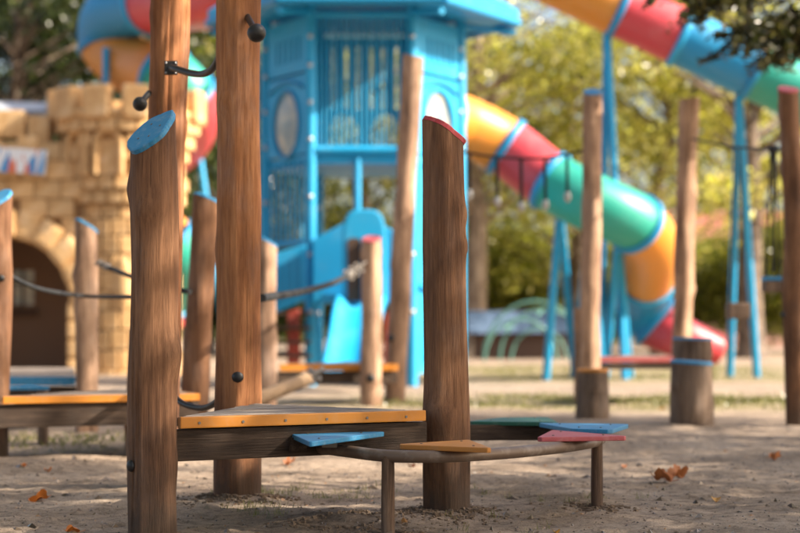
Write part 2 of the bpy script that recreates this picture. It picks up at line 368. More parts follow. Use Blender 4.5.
def post(name, label, base, top, r0, r1, cut, cap=None, mat=None, hero=False, seed=0, bend=(0, 0), cat='post', group=None, sink=.12, capt=.016):
    bx, by = base; root = thing(name, label, cat, (bx, by, 0), group)
    tx, ty, tz = top[0]-bx, top[1]-by, top[2]
    path = [(0, 0, -sink), (tx*.33+bend[0], ty*.33, tz*.33), (tx*.66+bend[1], ty*.66, tz*.66), (tx, ty, tz)]
    n, m_ = (64, 110) if hero else (28, 40)
    if tz < 1: m_ = 24
    mb, ring = log_mesh(path, r0, r1, cut[0], cut[1], n, m_, seed, 1.0 if hero else 1.1, 7 if hero else 3)
    mb.build('log', mat or WOOD, root)
    if cap is not None:
        cc = Vector((tx, ty, tz)); up = Vector((-cut[0], -cut[1], 1)).normalized()
        c2 = MB(); k = len(ring); lo = []; mid = []; hi = []
        for v in ring:
            d = Vector(v)-cc
            lo.append(cc+d*1.015+up*.001); mid.append(cc+d*1.02+up*capt); hi.append(cc+d*.96+up*(capt+.003))
        vs = lo+mid+hi
        c2.add(vs, [(i, (i+1) % k, k+(i+1) % k, k+i) for i in range(k)]+[(k+i, k+(i+1) % k, 2*k+(i+1) % k, 2*k+i) for i in range(k)]+[tuple(range(2*k, 3*k)), tuple(range(k-1, -1, -1))])
        co = c2.build('cap', cap, root)
        if hero:
            s_ = Vector((1, 0, cut[0])).normalized(); f_ = Vector((0, 1, cut[1])).normalized()
            for u_, v_ in ((-.045, -.01), (.0, .035), (.04, -.02), (.0, -.045)):
                MB().tube([cc+s_*u_+f_*v_+up*(capt+.002), cc+s_*u_+f_*v_+up*(capt+.0045)], .0038, 8).build('screw', BOLT, co)
    return root
def dome(parent, c, r, d=(0, -1, 0)):
    """black dome cap of a bolt on a post, local coords, bulging along d"""
    d = Vector(d).normalized(); M = d.to_track_quat('Z', 'Y').to_matrix(); mb = MB(); n, k = 16, 6; vs = []
    for i in range(k+1):
        a = math.pi/2*i/k
        for j in range(n):
            q = 2*math.pi*j/n; vs.append(Vector(c)+M@Vector((r*math.cos(a)*math.cos(q), r*math.cos(a)*math.sin(q), r*.7*math.sin(a))))
    mb.add(vs, [(i*n+j, i*n+(j+1) % n, (i+1)*n+(j+1) % n, (i+1)*n+j) for i in range(k) for j in range(n)], True)
    return mb.build('bolt_cap', BLACK, parent)

G1 = 'tall wooden posts of the climbing course'
# foreground
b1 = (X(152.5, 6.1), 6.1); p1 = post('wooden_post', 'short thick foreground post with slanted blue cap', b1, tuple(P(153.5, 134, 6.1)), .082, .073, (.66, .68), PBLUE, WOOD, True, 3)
dome(p1, (-.062, -.052, .245), .019, (-.8, -.6, 0))
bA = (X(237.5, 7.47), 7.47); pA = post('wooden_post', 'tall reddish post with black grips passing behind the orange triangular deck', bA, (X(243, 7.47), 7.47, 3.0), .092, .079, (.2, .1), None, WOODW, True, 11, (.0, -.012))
dome(pA, (.008, -.083, P(0, 377, 7.39).z), .024)
mb = MB()
a0 = P(247, 16, 7.42); a1 = P(256.5, 33, 7.2)
mb.tube([a0, a0.lerp(a1, .5), a1], .0125, 12); mb.ball(a1, .036, 18, 12)
mb.v = [tuple(Vector(v)-Vector((bA[0], bA[1], 0))) for v in mb.v]; gp = mb.build('grip_peg', BLACK, pA)
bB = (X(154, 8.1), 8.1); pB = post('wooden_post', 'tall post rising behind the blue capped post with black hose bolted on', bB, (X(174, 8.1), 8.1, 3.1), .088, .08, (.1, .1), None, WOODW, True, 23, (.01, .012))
mb = MB(); o_ = Vector((bB[0], bB[1], 0))
a0 = P(149, 93, 8.02); a1 = P(140, 104, 7.9); mb.tube([a0-o_, a1-o_], .0125, 12); mb.ball(a1-o_, .031, 16, 10); mb.build('grip_peg', BLACK, pB)
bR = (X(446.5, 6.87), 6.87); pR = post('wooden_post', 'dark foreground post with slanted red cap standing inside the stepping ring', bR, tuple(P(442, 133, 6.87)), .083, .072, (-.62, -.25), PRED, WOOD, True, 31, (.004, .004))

# curved black hose between the two tall posts, and the slack one below
h = thing('rubber_hose_grip', 'curved black hose grip bolted between the two tall posts near the top', 'grip', tuple(P(172, 70, 8.0)))
o_ = h.location
pts = crom([P(171, 68, 7.985), P(175, 68.5, 7.90), P(190, 73, 7.8), P(203, 74, 7.7), P(213, 68, 7.6), P(222, 52, 7.5)], 8)
MB().tube([p_-o_ for p_ in pts], .0145, 12).build('hose', BLACK, h)
fl = MB(); c0 = P(171, 68, 7.985)-o_
fl.box(c0, (.055, .02, .06), ch=.006); fl.build('mounting_plate', BLACK, h)
for dx, dz in ((-.02, .02), (.02, .02), (-.02, -.022), (.02, -.022)):
    MB().ball(c0+Vector((dx, -.009, dz)), .005, 8, 6).build('bolt', STEEL, h)
h = thing('rubber_hose', 'slack dark rubber hose sagging low behind the blue capped post', 'hose', tuple(P(176, 400, 7.9))); o_ = h.location
pts = crom([P(160, 384, 7.9), P(172, 395, 7.9), P(184, 404, 7.8), P(200, 408, 7.7), P(212, 405, 7.6), P(222, 396, 7.5)], 8)
MB().tube([p_-o_ for p_ in pts], .013, 12).build('hose', BLACK, h)

# left, middle and right posts of the course
G2 = None
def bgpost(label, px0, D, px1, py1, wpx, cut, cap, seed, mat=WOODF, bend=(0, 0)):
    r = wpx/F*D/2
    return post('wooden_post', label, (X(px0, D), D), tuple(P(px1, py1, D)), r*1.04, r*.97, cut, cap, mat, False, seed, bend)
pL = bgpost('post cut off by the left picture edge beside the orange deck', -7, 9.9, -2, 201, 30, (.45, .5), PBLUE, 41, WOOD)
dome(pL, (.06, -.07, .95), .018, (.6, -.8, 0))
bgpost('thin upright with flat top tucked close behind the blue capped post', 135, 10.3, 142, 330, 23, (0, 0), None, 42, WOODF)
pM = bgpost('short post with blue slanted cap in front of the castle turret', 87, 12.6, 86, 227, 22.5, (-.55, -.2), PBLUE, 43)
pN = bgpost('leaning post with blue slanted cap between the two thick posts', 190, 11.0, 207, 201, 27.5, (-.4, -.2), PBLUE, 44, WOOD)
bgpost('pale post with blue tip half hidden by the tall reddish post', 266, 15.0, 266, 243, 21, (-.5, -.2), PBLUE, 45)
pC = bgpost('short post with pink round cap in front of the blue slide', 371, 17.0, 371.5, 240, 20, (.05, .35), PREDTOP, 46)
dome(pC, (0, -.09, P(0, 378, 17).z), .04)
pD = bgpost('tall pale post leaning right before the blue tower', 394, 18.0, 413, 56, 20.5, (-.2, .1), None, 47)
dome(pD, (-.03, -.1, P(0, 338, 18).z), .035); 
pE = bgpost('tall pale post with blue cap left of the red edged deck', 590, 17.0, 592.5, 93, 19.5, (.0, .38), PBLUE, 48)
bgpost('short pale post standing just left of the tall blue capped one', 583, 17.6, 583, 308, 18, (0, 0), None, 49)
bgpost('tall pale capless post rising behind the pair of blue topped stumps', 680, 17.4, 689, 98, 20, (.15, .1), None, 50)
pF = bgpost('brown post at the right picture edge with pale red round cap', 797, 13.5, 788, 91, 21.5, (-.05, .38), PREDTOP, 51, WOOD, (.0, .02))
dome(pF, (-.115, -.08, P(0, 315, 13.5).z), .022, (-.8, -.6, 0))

def stump(label, px, D, wpx, ytop, cap, seed, tilt=(0, .02)):
    r = wpx/F*D/2; s_ = thing('log_stump', label, 'stump', (X(px, D), D, 0), 'log stumps with coloured tops')
    H = CH+(HY-ytop)/F*D
    mb, ring = log_mesh([(0, 0, -.1), (0, 0, H*.33), (0, 0, H*.66), (0, 0, H-.02)], r*1.03, r*.98, tilt[0], tilt[1], 40, 24, seed, 1.0, 4)
    mb.build('log', STUMPW, s_)
    c2 = MB(); k = len(ring); cc = Vector((0, 0, H-.02)); lo = [cc+(Vector(v)-cc)*1.03+Vector((0, 0, .001)) for v in ring]; hi = [v+Vector((0, 0, .02)) for v in lo]
    c2.add(lo+hi, [(i, (i+1) % k, k+(i+1) % k, k+i) for i in range(k)]+[tuple(range(k, 2*k)), tuple(range(k-1, -1, -1))])
    c2.build('cap', cap, s_)
stump('low stump with orange top standing alone', 593, 14.3, 32, 369, PORANGE, 61, (.01, .02))
stump('front stump of the pair with blue top, lower one', 692, 13.0, 42, 361, PBLUE, 62, (-.06, .02))
stump('rear stump of the pair with blue top, taller one', 693, 13.75, 39.5, 337.5, PBLUE, 63, (-.02, .0))

# ------------------------------------------------------------------ triangular decks
def deck(label, tri, ztop, edges, beams, plank_w=.1, beam_h=.10, edge_mat=PORANGE, edge_h=.038, name='triangular_deck', hero=False, posts=None):
    """tri: CCW seen from above; edges: indices of sides that carry an edge board and a beam"""
    root = thing(name, label, 'deck', (tri[0][0], tri[0][1], 0)); o = tri[0]
    L = [(x-o[0], y-o[1]) for x, y in tri]
    e = Vector((L[1][0]-L[0][0], L[1][1]-L[0][1])); ang = math.atan2(e.y, e.x); nrm = (-math.sin(ang), math.cos(ang))
    dmax = max(nrm[0]*x+nrm[1]*y for x, y in L); k = 0; d0 = 0.0
    while d0 < dmax-.01:
        d1 = min(d0+plank_w, dmax); poly = clip(clip(L, nrm, d1-.004), (-nrm[0], -nrm[1]), -(d0+(.002 if k else 0)))
        if len(poly) >= 3:
            ca, sa = math.cos(-ang), math.sin(-ang)
            loc = [(x*ca-y*sa, x*sa+y*ca) for x, y in poly]
            po = MB().prism(loc, ztop-.03, ztop+rnd.uniform(-.002, .002)).build('plank', PLANK, root, .002 if hero else 0); po.rotation_euler = (0, 0, ang)
        d0 = d1; k += 1
    cx = sum(p[0] for p in L)/len(L); cy = sum(p[1] for p in L)/len(L)
    for i in beams:
        a, b_ = Vector(L[i]), Vector(L[(i+1) % len(L)]); dr = (b_-a).normalized(); out = Vector((dr.y, -dr.x))
        if out.dot(Vector((cx, cy))-a) > 0: out = -out
        ln = (b_-a).length; an = math.atan2(dr.y, dr.x)
        mid = (a+b_)/2+out*.0125
        eb = None if i not in edges else MB().box((0, 0, 0), (ln-.01, .022, edge_h), ch=.004).build('edge_board', edge_mat, root)
        if eb: eb.location = (mid.x, mid.y, ztop-edge_h/2+.001); eb.rotation_euler = (0, 0, an)
        if hero and eb:
            for q in range(6):
                x_ = -ln/2+ln*(q+.45)/6
                M_ = Matrix.Rotation(R(90), 3, 'X')
                s_ = MB().tube([(x_, -.0112, -.002), (x_, -.0135, -.002)], .0048, 12).build('screw', BOLT, eb)
        mid = (a+b_)/2-out*.025
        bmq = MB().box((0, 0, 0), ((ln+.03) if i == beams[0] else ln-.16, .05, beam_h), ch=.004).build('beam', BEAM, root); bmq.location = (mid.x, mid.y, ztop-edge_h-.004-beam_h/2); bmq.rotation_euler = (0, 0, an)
    return root
dk = deck('weathered plank deck with orange front edge between the two foreground posts', [(X(176, 6.2), 6.2), (X(423.5, 6.74), 6.74), (-.56, 7.34)], .394, (0,), (0, 1, 2), .085, .104, hero=True)
deck('orange edged triangular deck at the left behind the blue capped post', [(X(1, 9.6), 9.6), (X(196, 10.05), 10.05), (-1.5, 11.2)], .342, (0, 1), (0, 1, 2), .11, .118)
d3 = deck('orange edged deck before the blue tower, between pale posts', [(X(279, 17), 17.0), (X(396, 17.2), 17.2), (X(345, 18.6), 18.6)], .37, (0, 1), (0, 1), .12, .11, edge_h=.06)
deck('blue edged deck by the left edge in front of castle entrance', [(X(4, 12.7), 12.7), (X(76, 12.7), 12.7), (X(74, 15.9), 15.9), (X(2, 15.9), 15.9)], .365, (0,), (0,), .14, .10, PBLUE, edge_h=.06)
deck('red edged plank deck between the two tall pale posts at right', [(X(597, 17), 17.0), (X(684, 17.2), 17.2), (X(640, 19.0), 19.0)], .437, (0, 1), (0, 1), .14, .06, DULLRED, edge_h=.05)
sp = thing('step_pad', 'small blue step board on a stub leg under the left orange deck', 'step', (X(22, 11.2), 11.2, 0))
MB().prism([(-.13, -.06), (.17, -.03), (.02, .14)], .325, .347).build('board', PBLUE, sp, .004)
MB().tube([(.125, .0, -.1), (.125, 0, .325)], .033, 12).build('leg', STUMPW, sp)

# ------------------------------------------------------------------ stepping ring with coloured boards
sr = thing('stepping_ring', 'curved low rail with coloured triangular step boards around the red capped post', 'step rail', (X(460, 6.6), 6.6, 0))
o_ = Vector(sr.location); RZ = .262
def rp(px, D, z=RZ): return Vector((X(px, D), D, z))-o_
rail = crom([rp(318, 6.52, .275), rp(345, 6.40, .27), rp(388, 6.27), rp(440, 6.25), rp(500, 6.40), rp(560, 6.72), rp(594, 7.05), rp(600, 7.35), rp(585, 7.66), rp(556, 7.80)], 10)
MB().tube(rail, .0205, 16).build('rail', RAIL, sr)
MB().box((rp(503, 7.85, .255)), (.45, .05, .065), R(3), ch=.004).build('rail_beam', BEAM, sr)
for px, D in ((388, 6.27), (597, 7.1)):
    q = rp(px, D, 0); MB().tube([q+Vector((0, 0, -.12)), q+Vector((0, 0, .1)), q+Vector((0, 0, RZ))], [.0225, .023, .021], 14).build('leg', STAKE, sr)
mpl = MB().box(rp(298, 6.42, .292), (.065, .012, .048), R(36), ch=.003).build('mounting_plate', BEAM, sr)
MB().tube([rp(300, 6.50, .28), rp(318, 6.52, .275)], .021, 14).build('rail_end', RAIL, sr)
def pad(pts, z, col, name='step_board', th=.017, tilt=None):
    v = [Vector((X(px, D)-o_.x, D-o_.y)) for px, D in pts]
    ar = sum(v[i].x*v[(i+1) % len(v)].y-v[(i+1) % len(v)].x*v[i].y for i in range(len(v)))
    if ar < 0: v.reverse()
    # chop each corner a little
    q = []
    for i in range(len(v)):
        a, b_, c_ = v[i-1], v[i], v[(i+1) % len(v)]; q += [b_+(a-b_).normalized()*.018, b_+(c_-b_).normalized()*.018]
    cx = sum((p_ for p_ in v), Vector((0, 0)))/len(v)
    p_ = MB().prism([tuple(k-cx) for k in q], -th, 0).build(name, col, sr, .0035); p_.location = (cx.x, cx.y, z)
    if tilt: p_.rotation_euler = tilt
    for k in v:
        e = (k-cx)*.55
        MB().tube([(e.x, e.y, .0005), (e.x, e.y, .003)], .0045, 10).build('screw', BOLT, p_)
    br = MB().box((0, 0, -th-.012), (.05, .04, .022)).build('bracket', BOLT, p_)
    return p_
pad([(290, 6.5), (386, 6.62), (310, 6.0)], .325, PBLUE)
pad([(396, 6.33), (492, 6.12), (469, 6.6)], .298, PORTOP)
pad([(537, 6.7), (629, 6.78), (552, 7.2)], .300, PREDTOP)
pad([(538, 7.75), (629, 7.65), (612, 7.22), (572, 7.28)], .300, PBLUE)
pad([(468, 7.85), (558, 7.78), (548, 8.25), (500, 8.2)], .301, PGREEN)

# ------------------------------------------------------------------ ropes, chains
def chain(mb, a, b_, n, L=.05, r=.006):
    a, b_ = Vector(a), Vector(b_); d = (b_-a).normalized(); u = d.orthogonal().normalized(); v = d.cross(u)
    for i in range(n):
        c_ = a.lerp(b_, (i+.5)/n); s_ = u if i % 2 else v; l = (b_-a).length/n*.68
        pts = [c_+d*l*math.cos(q)+s_*l*.5*math.sin(q) for q in [2*math.pi*k/10 for k in range(11)]]
        mb.tube(pts, r, 6, False)
def rope(label, pts, r=.012, ch=None, mat=ROPE, name='safety_rope', cat='rope'):
    root = thing(name, label, cat, tuple(pts[0])); o = Vector(pts[0])
    MB().tube([p_-o for p_ in crom(pts, 10)], r, 10).build('rope', mat, root)
    if ch:
        a, b_ = ch; mb = MB(); chain(mb, a-o, b_-o, 6, r=r*.35); mb.build('chain', BOLT, root)
        MB().tube([a-o, a.lerp(b_, .25)-o], r*1.25, 10).build('ferrule', BOLT, root)
    return root
rope('black rope sagging from the left edge post past the castle entrance', [P(6, 274, 9.9), P(40, 289, 10.8), P(85, 296, 12.4), P(132, 297, 10.4)], .013)
rope('black rope with silver shackle running right from the blue tipped post by the turret', [P(110, 268, 12.1), P(130, 276, 11.6), P(155, 285, 11.2), P(190, 292, 10.9)], .015, (P(110, 268, 12.1), P(97, 262, 12.5)))
rope('black rope with silver chain running to the pink capped post', [P(262, 298, 9.5), P(300, 292, 12), P(330, 284, 14.5), P(347, 276, 16)], .022, (P(347, 276, 16), P(363, 265, 16.9)))
rt = thing('thick_rope', 'thick tan twisted rope with steel shackle rising behind the front deck', 'rope', tuple(P(262, 398, 11.0))); o_ = Vector(rt.location)
a, b_ = P(225, 412, 10.2)-o_, P(307, 379, 13.0)-o_; d = (b_-a).normalized(); u = d.orthogonal().normalized(); v = d.cross(u)
for s_ in range(3):
    pts = []
    for i in range(240):
        q = i/239; an = q*115+s_*2*math.pi/3; pts.append(a.lerp(b_, q)+(u*math.cos(an)+v*math.sin(an))*.026)
    MB().tube(pts, .021, 6).build('strand', TANROPE, rt)
mb = MB(); chain(mb, b_, P(319, 372, 13.6)-o_, 4, r=.013); mb.build('shackle', BOLT, rt)
# cable with hanging pendulum ropes between far posts
cb = thing('hanging_rope_row', 'dark overhead cable with weighted ropes hanging before the lower tube slide', 'rope', tuple(P(520, 160, 17.2))); o_ = Vector(cb.location)
MB().tube([p_-o_ for p_ in crom([P(452, 150, 17.4), P(497, 157, 17.3), P(545, 158, 17.1), P(586, 150, 17.0)], 8)], .012, 8).build('cable', ROPE, cb)
for px, y0, y1 in ((469, 153, 196), (497, 157, 203), (521, 158, 208), (545, 158, 206), (567, 155, 198)):
    hg = MB().tube([P(px, y0, 17.2)-o_, P(px+.6, y1, 17.2)-o_], .016, 8).build('hanging_rope', ROPE, cb)
    MB().tube([P(px+.6, y1-6, 17.2)-o_, P(px+.6, y1-1, 17.2)-o_, P(px+.6, y1+4, 17.2)-o_], [.022, .034, .018], 10).build('weight', STEEL, hg)
cb = thing('overhead_cable', 'dark cable with a vertical drop running to the right edge post', 'rope', tuple(P(740, 148, 14.5))); o_ = Vector(cb.location)
MB().tube([p_-o_ for p_ in crom([P(692, 139, 17.3), P(735, 147, 15.6), P(772, 149, 14.2), P(790, 146, 13.5)], 8)], .010, 8).build('cable', ROPE, cb)
MB().tube([P(773, 149, 14.2)-o_, P(773.5, 272, 14.2)-o_], .011, 8).build('drop_rope', ROPE, cb)
MB().box(P(773, 149, 14.2)-o_, (.07, .03, .05), ch=.008).build('clamp', BLACK, cb)
for lab, x0, x1, y0, y1, D, cap in (('brown hanging log step with blue top beside the right edge post', 763, 783, 281, 292, 14.2, PBLUE), ('brown hanging log step between the narrow blue slide legs', 727, 749, 303, 319, 15.5, None)):
    hs = thing('hanging_step', lab, 'step', tuple(P((x0+x1)/2, y1, D)), 'hanging log steps'); o_ = Vector(hs.location)
    w_, h_ = (x1-x0)/F*D, (y1-y0)/F*D
    MB().box((0, 0, h_/2), (w_, .18, h_), ch=.02).build('log', STUMPW, hs)
    if cap: MB().box((0, 0, h_+.017), (w_, .18, .032), ch=.006).build('cap', cap, hs)
    for s_ in (-1, 1):
        MB().tube([(s_*w_*.36, 0, h_), (s_*w_*.1, 0, P(0, 149, D).z-o_.z)], .007, 6).build('hanger', ROPE, hs)
MB_ = None

# ------------------------------------------------------------------ tube slides
def slide(name, label, keys, rad, secs, per=14, legs=(), taper=0, n=28):
    root = thing(name, label, 'tube slide', tuple(Vector((keys[-1].x, keys[-1].y, 0)))); o = Vector(root.location)
    pts = [p_-o for p_ in crom(keys, per)]
    for i, (k0, k1, mt) in enumerate(secs):
        seg = pts[int(k0*per):int(k1*per)+1]
        # a real pipe: outer skin, inner skin, rims
        rl = [rad*(1-.42*taper*j/(len(seg)-1)) if i == len(secs)-1 else rad for j in range(len(seg))]
        mb = MB().tube(seg, rl, n, False); mb.tube(seg, [q-.03 for q in rl], n, False)
        k = len(seg)
        for e in (0, (k-1)*n):
            mb.f += [(e+j, e+(j+1) % n, k*n+e+(j+1) % n, k*n+e+j) for j in range(n)]; mb.sm += [False]*n
        mb.build('tube_section', mt, root)
        a = seg[0]; d = (seg[1]-seg[0]).normalized()
        MB().tube([a-d*.05, a-d*.045, a+d*.045, a+d*.05], [rad*1.01, rad*1.10, rad*1.10, rad*1.01], n, False).build('flange', TBLUE if mt is not TBLUE else BLUE, root)
    for top, bots in legs:
        for bt in bots:
            MB().tube([Vector(bt)-o+Vector((0, 0, -.3)), Vector(top)-o], .055, 10).build('support_leg', BLUE, root)
    return root, o, pts
def G(px, D): return Vector((X(px, D), D, 0))
ku = [P(470, -62, 26), P(560, -20, 26), P(621, 9, 26), P(681, 37, 26), P(754, 71, 26), P(830, 106, 26), P(905, 140, 26)]
slide('tube_slide', 'upper straight tube slide in orange, red, blue and green sections at top right', ku, .395,
      [(0, 2, TORANGE), (2, 3, TRED), (3, 4, TBLUE), (4, 6, TGREEN)],
      legs=[(P(607, 30, 26), [G(600, 26.4), G(626, 26.0)]), (P(739, 96, 26), [G(729, 27.5), G(758, 27.2)])])
kl = [P(442, 118, 24.5), P(466, 126, 24.8), P(506, 147, 25), P(550, 181, 24.8), P(595, 204, 24.6), P(636, 224, 24.8), P(652, 248, 25.4), P(647, 278, 26.3), P(642, 300, 27.0), P(655, 322, 27.2), P(684, 338, 27), P(719, 350, 27.1)]
s2, so_, sp_ = slide('tube_slide', 'lower curling tube slide leaving the tower with red exit chute', kl, .385,
      [(0, 2, TORANGE), (2, 3, TRED), (3, 5, TGREEN), (5, 7, TORANGE), (7, 9, TBLUE), (9, 11, TRED)], taper=1,
      legs=[(P(560, 212, 25), [G(544, 25.6), G(577, 27.5)]), (P(590, 225, 25), [G(571, 27), G(604, 26)]), (P(618, 240, 25.2), [G(603, 26.5), G(632, 27)])])
ks = [P(275, -30, 28), P(225, -8, 29), P(190, 0, 30), P(150, 4, 31), P(114, 14, 31.8), P(108, 42, 32.2), P(130, 64, 31.8), P(165, 76, 31), P(186, 100, 31), P(184, 135, 32.5), P(150, 165, 34), P(122, 190, 34), P(135, 222, 33), P(165, 240, 32), P(176, 262, 32.5), P(168, 295, 33.5), P(150, 320, 33.5), P(110, 345, 33)]
slide('tube_slide', 'spiralling tube slide behind the castle with blue elbow and orange bend', ks, .50,
      [(0, 3, TRED), (3, 5, TBLUE), (5, 7, TORANGE), (7, 7.8, TGREEN), (7.8, 10, TRED), (10, 12, TBLUE), (12, 13.2, TORANGE), (13.2, 15, TGREEN), (15, 17, TRED)],
      legs=[(P(106, 48, 31.35), [G(105, 31.2)]), (P(196, 130, 33), [G(232, 32.5)])])

# ------------------------------------------------------------------ blue play tower
TC = Vector((-.47, 24.1, 0)); TR = 1.24
tw = thing('play_tower', 'large blue hexagonal play tower with slatted front and wide roof', 'play tower', tuple(TC))
cor = [Vector((TR*math.cos(R(a)), TR*math.sin(R(a)), 0)) for a in (240, 300, 0, 60, 120, 180)]   # 0 front-left, 1 front-right, ...
ZF, ZR = 2.87, 4.56
for c0 in cor:
    cp_ = MB().tube([c0+Vector((0, 0, -.2)), c0+Vector((0, 0, 2)), c0+Vector((0, 0, ZR+.1))], .07, 14).build('corner_post', BLUE, tw)
    out = Vector((c0.x, c0.y, 0)).normalized()
    for z in (.9, 1.6, 2.3, 3.0, 3.45, 3.9, 4.25):
        MB().ball(c0+Vector((0, -.075, z)), .035, 8, 6).build('clamp_bolt', STEEL, cp_)
hexp = lambda r: [(r*math.cos(R(a)), r*math.sin(R(a))) for a in (240, 300, 0, 60, 120, 180)]
MB().prism(hexp(TR-.02), ZF-.16, ZF-.04).build('floor', BLUE, tw)
rf = MB(); lo = [Vector((x, y, ZR+.06)) for x, y in hexp(1.98)]; lo2 = [v+Vector((0, 0, .14)) for v in lo]; ap = Vector((0, 0, 5.9))
rf.add(lo+lo2+[ap], [tuple(range(5, -1, -1))]+[(i, (i+1) % 6, 6+(i+1) % 6, 6+i) for i in range(6)]+[(6+i, 6+(i+1) % 6, 12) for i in range(6)])
rfo = rf.build('roof', BLUE, tw)
for i in range(6):
    a, b_ = lo[i], lo[(i+1) % 6]; MB().tube([a+Vector((0, 0, -.03)), b_+Vector((0, 0, -.03))], .05, 8).build('eave_trim', TBLUE, rfo)
    MB().tube([cor[i]+Vector((0, 0, ZR)), a*.98+Vector((0, 0, -.06))], .04, 8).build('rafter', BLUE, rfo)
def face(i):
    a, b_ = cor[i], cor[(i+1) % 6]; d = (b_-a); return a, d.normalized(), d.length
def bar(i, u0, z0, u1, z1, r, name='rail', mat=BLUE, off=0, par=None, flat=None):
    a, d, L = face(i); nrm = Vector((d.y, -d.x, 0))
    return MB().tube([a+d*u0+Vector((0, 0, z0))+nrm*off, a+d*u1+Vector((0, 0, z1))+nrm*off], r, 8).build(name, mat, par or tw)
def holeplate(i, z0, z1, holes, name='panel', mat=BLUE, th=.04, u0=.09, u1=None, par=None, off=0):
    """flat plate in face i, split into columns, one elliptic hole per column; holes: (uc, zc, ru, rz)"""
    a, d, L = face(i); nrm = Vector((d.y, -d.x, 0)); u1 = L-.09 if u1 is None else u1
    mb = MB(); k = max(1, len(holes)); wcol = (u1-u0)/k; N = 32
    for c_ in range(k):
        ua, ub = u0+c_*wcol, u0+(c_+1)*wcol
        if not holes:
            pts = [(ua, z0), (ub, z0), (ub, z1), (ua, z1)]
            fr = [a+d*u+Vector((0, 0, z))+nrm*(off+th/2) for u, z in pts]; bk = [p_-nrm*th for p_ in fr]
            mb.add(fr+bk, [(0, 1, 2, 3), (7, 6, 5, 4)]+[(j, 4+j, 4+(j+1) % 4, (j+1) % 4) for j in range(4)]); continue
        uc, zc, ru, rz = holes[c_]; inn = []; outr = []
        for j in range(N):
            q = 2*math.pi*(j+.5)/N; cx, sy = math.cos(q), math.sin(q); inn.append((uc+ru*cx, zc+rz*sy))
            s_ = min(((ub-uc) if cx > 0 else (uc-ua))/max(abs(cx), 1e-6), ((z1-zc) if sy > 0 else (zc-z0))/max(abs(sy), 1e-6))
            outr.append((uc+cx*s_, zc+sy*s_))
        # pull the nearest samples into the true corners
        for cu, cz in ((ua, z0), (ub, z0), (ub, z1), (ua, z1)):
            j = min(range(N), key=lambda j: (outr[j][0]-cu)**2+(outr[j][1]-cz)**2); outr[j] = (cu, cz)
        tr = lambda uv, o: a+d*uv[0]+Vector((0, 0, uv[1]))+nrm*o
        fi, fo = [tr(q, off+th/2) for q in inn], [tr(q, off+th/2) for q in outr]; bi, bo = [p_-nrm*th for p_ in fi], [p_-nrm*th for p_ in fo]
        vs = fi+fo+bi+bo; fs = []
        for j in range(N):
            j2 = (j+1) % N
            fs += [(j, N+j, N+j2, j2), (2*N+j, 2*N+j2, 3*N+j2, 3*N+j), (j, j2, 2*N+j2, 2*N+j), (N+j, 3*N+j, 3*N+j2, N+j2)]
        mb.add(vs, fs)
    return mb.build(name, mat, par or tw)
# front (face 0): slats between rails
bar(0, .05, ZF, TR-.05, ZF, .06, 'rail'); bar(0, .05, ZR-.03, TR-.05, ZR-.03, .05, 'rail')
for k in range(18):
    u = .10+(TR-.20)*k/17; bar(0, u, ZF, u, ZR-.03, .0125, 'slat', BLUE)
PANE, t, b = nmat('pale_bubble_pane', .25, .5); b.inputs['Base Color'].default_value = (.62, .62, .58, 1)
mpp = coords(t, (5, 5, 5)); npp = node(t, 'ShaderNodeTexNoise', Scale=1.0, Detail=3.0); t.links.new(mpp.outputs[0], npp.inputs['Vector'])
rpp = ramp(t, [(.35, (.22, .33, .40)), (.5, (.45, .48, .46)), (.62, (.68, .62, .50))]); t.links.new(npp.outputs[0], rpp.inputs[0]); t.links.new(rpp.outputs[0], b.inputs['Base Color'])  # blotchy reflections painted into the pane colour as noise
tr_ = t.nodes.new('ShaderNodeBsdfTranslucent'); tr_.inputs[0].default_value = (.75, .72, .62, 1); mx = t.nodes.new('ShaderNodeMixShader'); mx.inputs[0].default_value = .45
t.links.new(b.outputs[0], mx.inputs[1]); t.links.new(tr_.outputs[0], mx.inputs[2]); t.links.new(mx.outputs[0], t.nodes['Material Output'].inputs[0])
def sidepanel(i, window=True):
    a, d, L = face(i); nrm = Vector((d.y, -d.x, 0))
    if window:
        hp = holeplate(i, ZF-.02, 3.82, [(TR/2, 3.24, .34, .40)], 'window_panel')
        mb = MB(); c0 = a+d*(TR/2)+Vector((0, 0, 3.24)); n = 20; vs = [c0+nrm*.07]
        for k, (rr, o) in enumerate(((.6, .05), (1.0, .0))):
            for j in range(n):
                q = 2*math.pi*j/n; vs.append(c0+d*.335*rr*math.cos(q)+Vector((0, 0, .395*rr*math.sin(q)))+nrm*o)
        mb.add(vs, [(0, 1+j, 1+(j+1) % n) for j in range(n)]+[(1+j, 1+n+j, 1+n+(j+1) % n, 1+(j+1) % n) for j in range(n)], True); mb.build('pane', PANE, hp)
        rim = [c0+d*.36*math.cos(q)+Vector((0, 0, .42*math.sin(q)))+nrm*.03 for q in [2*math.pi*j/24 for j in range(25)]]
        MB().tube(rim, .02, 6, False).build('rim', TBLUE, hp)
    arc = [a+d*(.15+(TR-.3)*q)+Vector((0, 0, 3.66+.1*math.sin(math.pi*q)))+nrm*.04 for q in [j/10 for j in range(11)]]
    MB().tube(arc, .022, 6).build('moulding', TBLUE, tw)
    # upper slotted board
    holeplate(i, 4.30, ZR-.04, [], 'panel'); holeplate(i, 3.86, 4.0, [], 'panel')
    for k in range(7): holeplate(i, 4.0, 4.30, [], 'panel_bar', u0=.09+k*.152+(0 if k else 0), u1=.09+k*.152+(.098 if 0 < k < 6 else .15))
sidepanel(5); sidepanel(1)
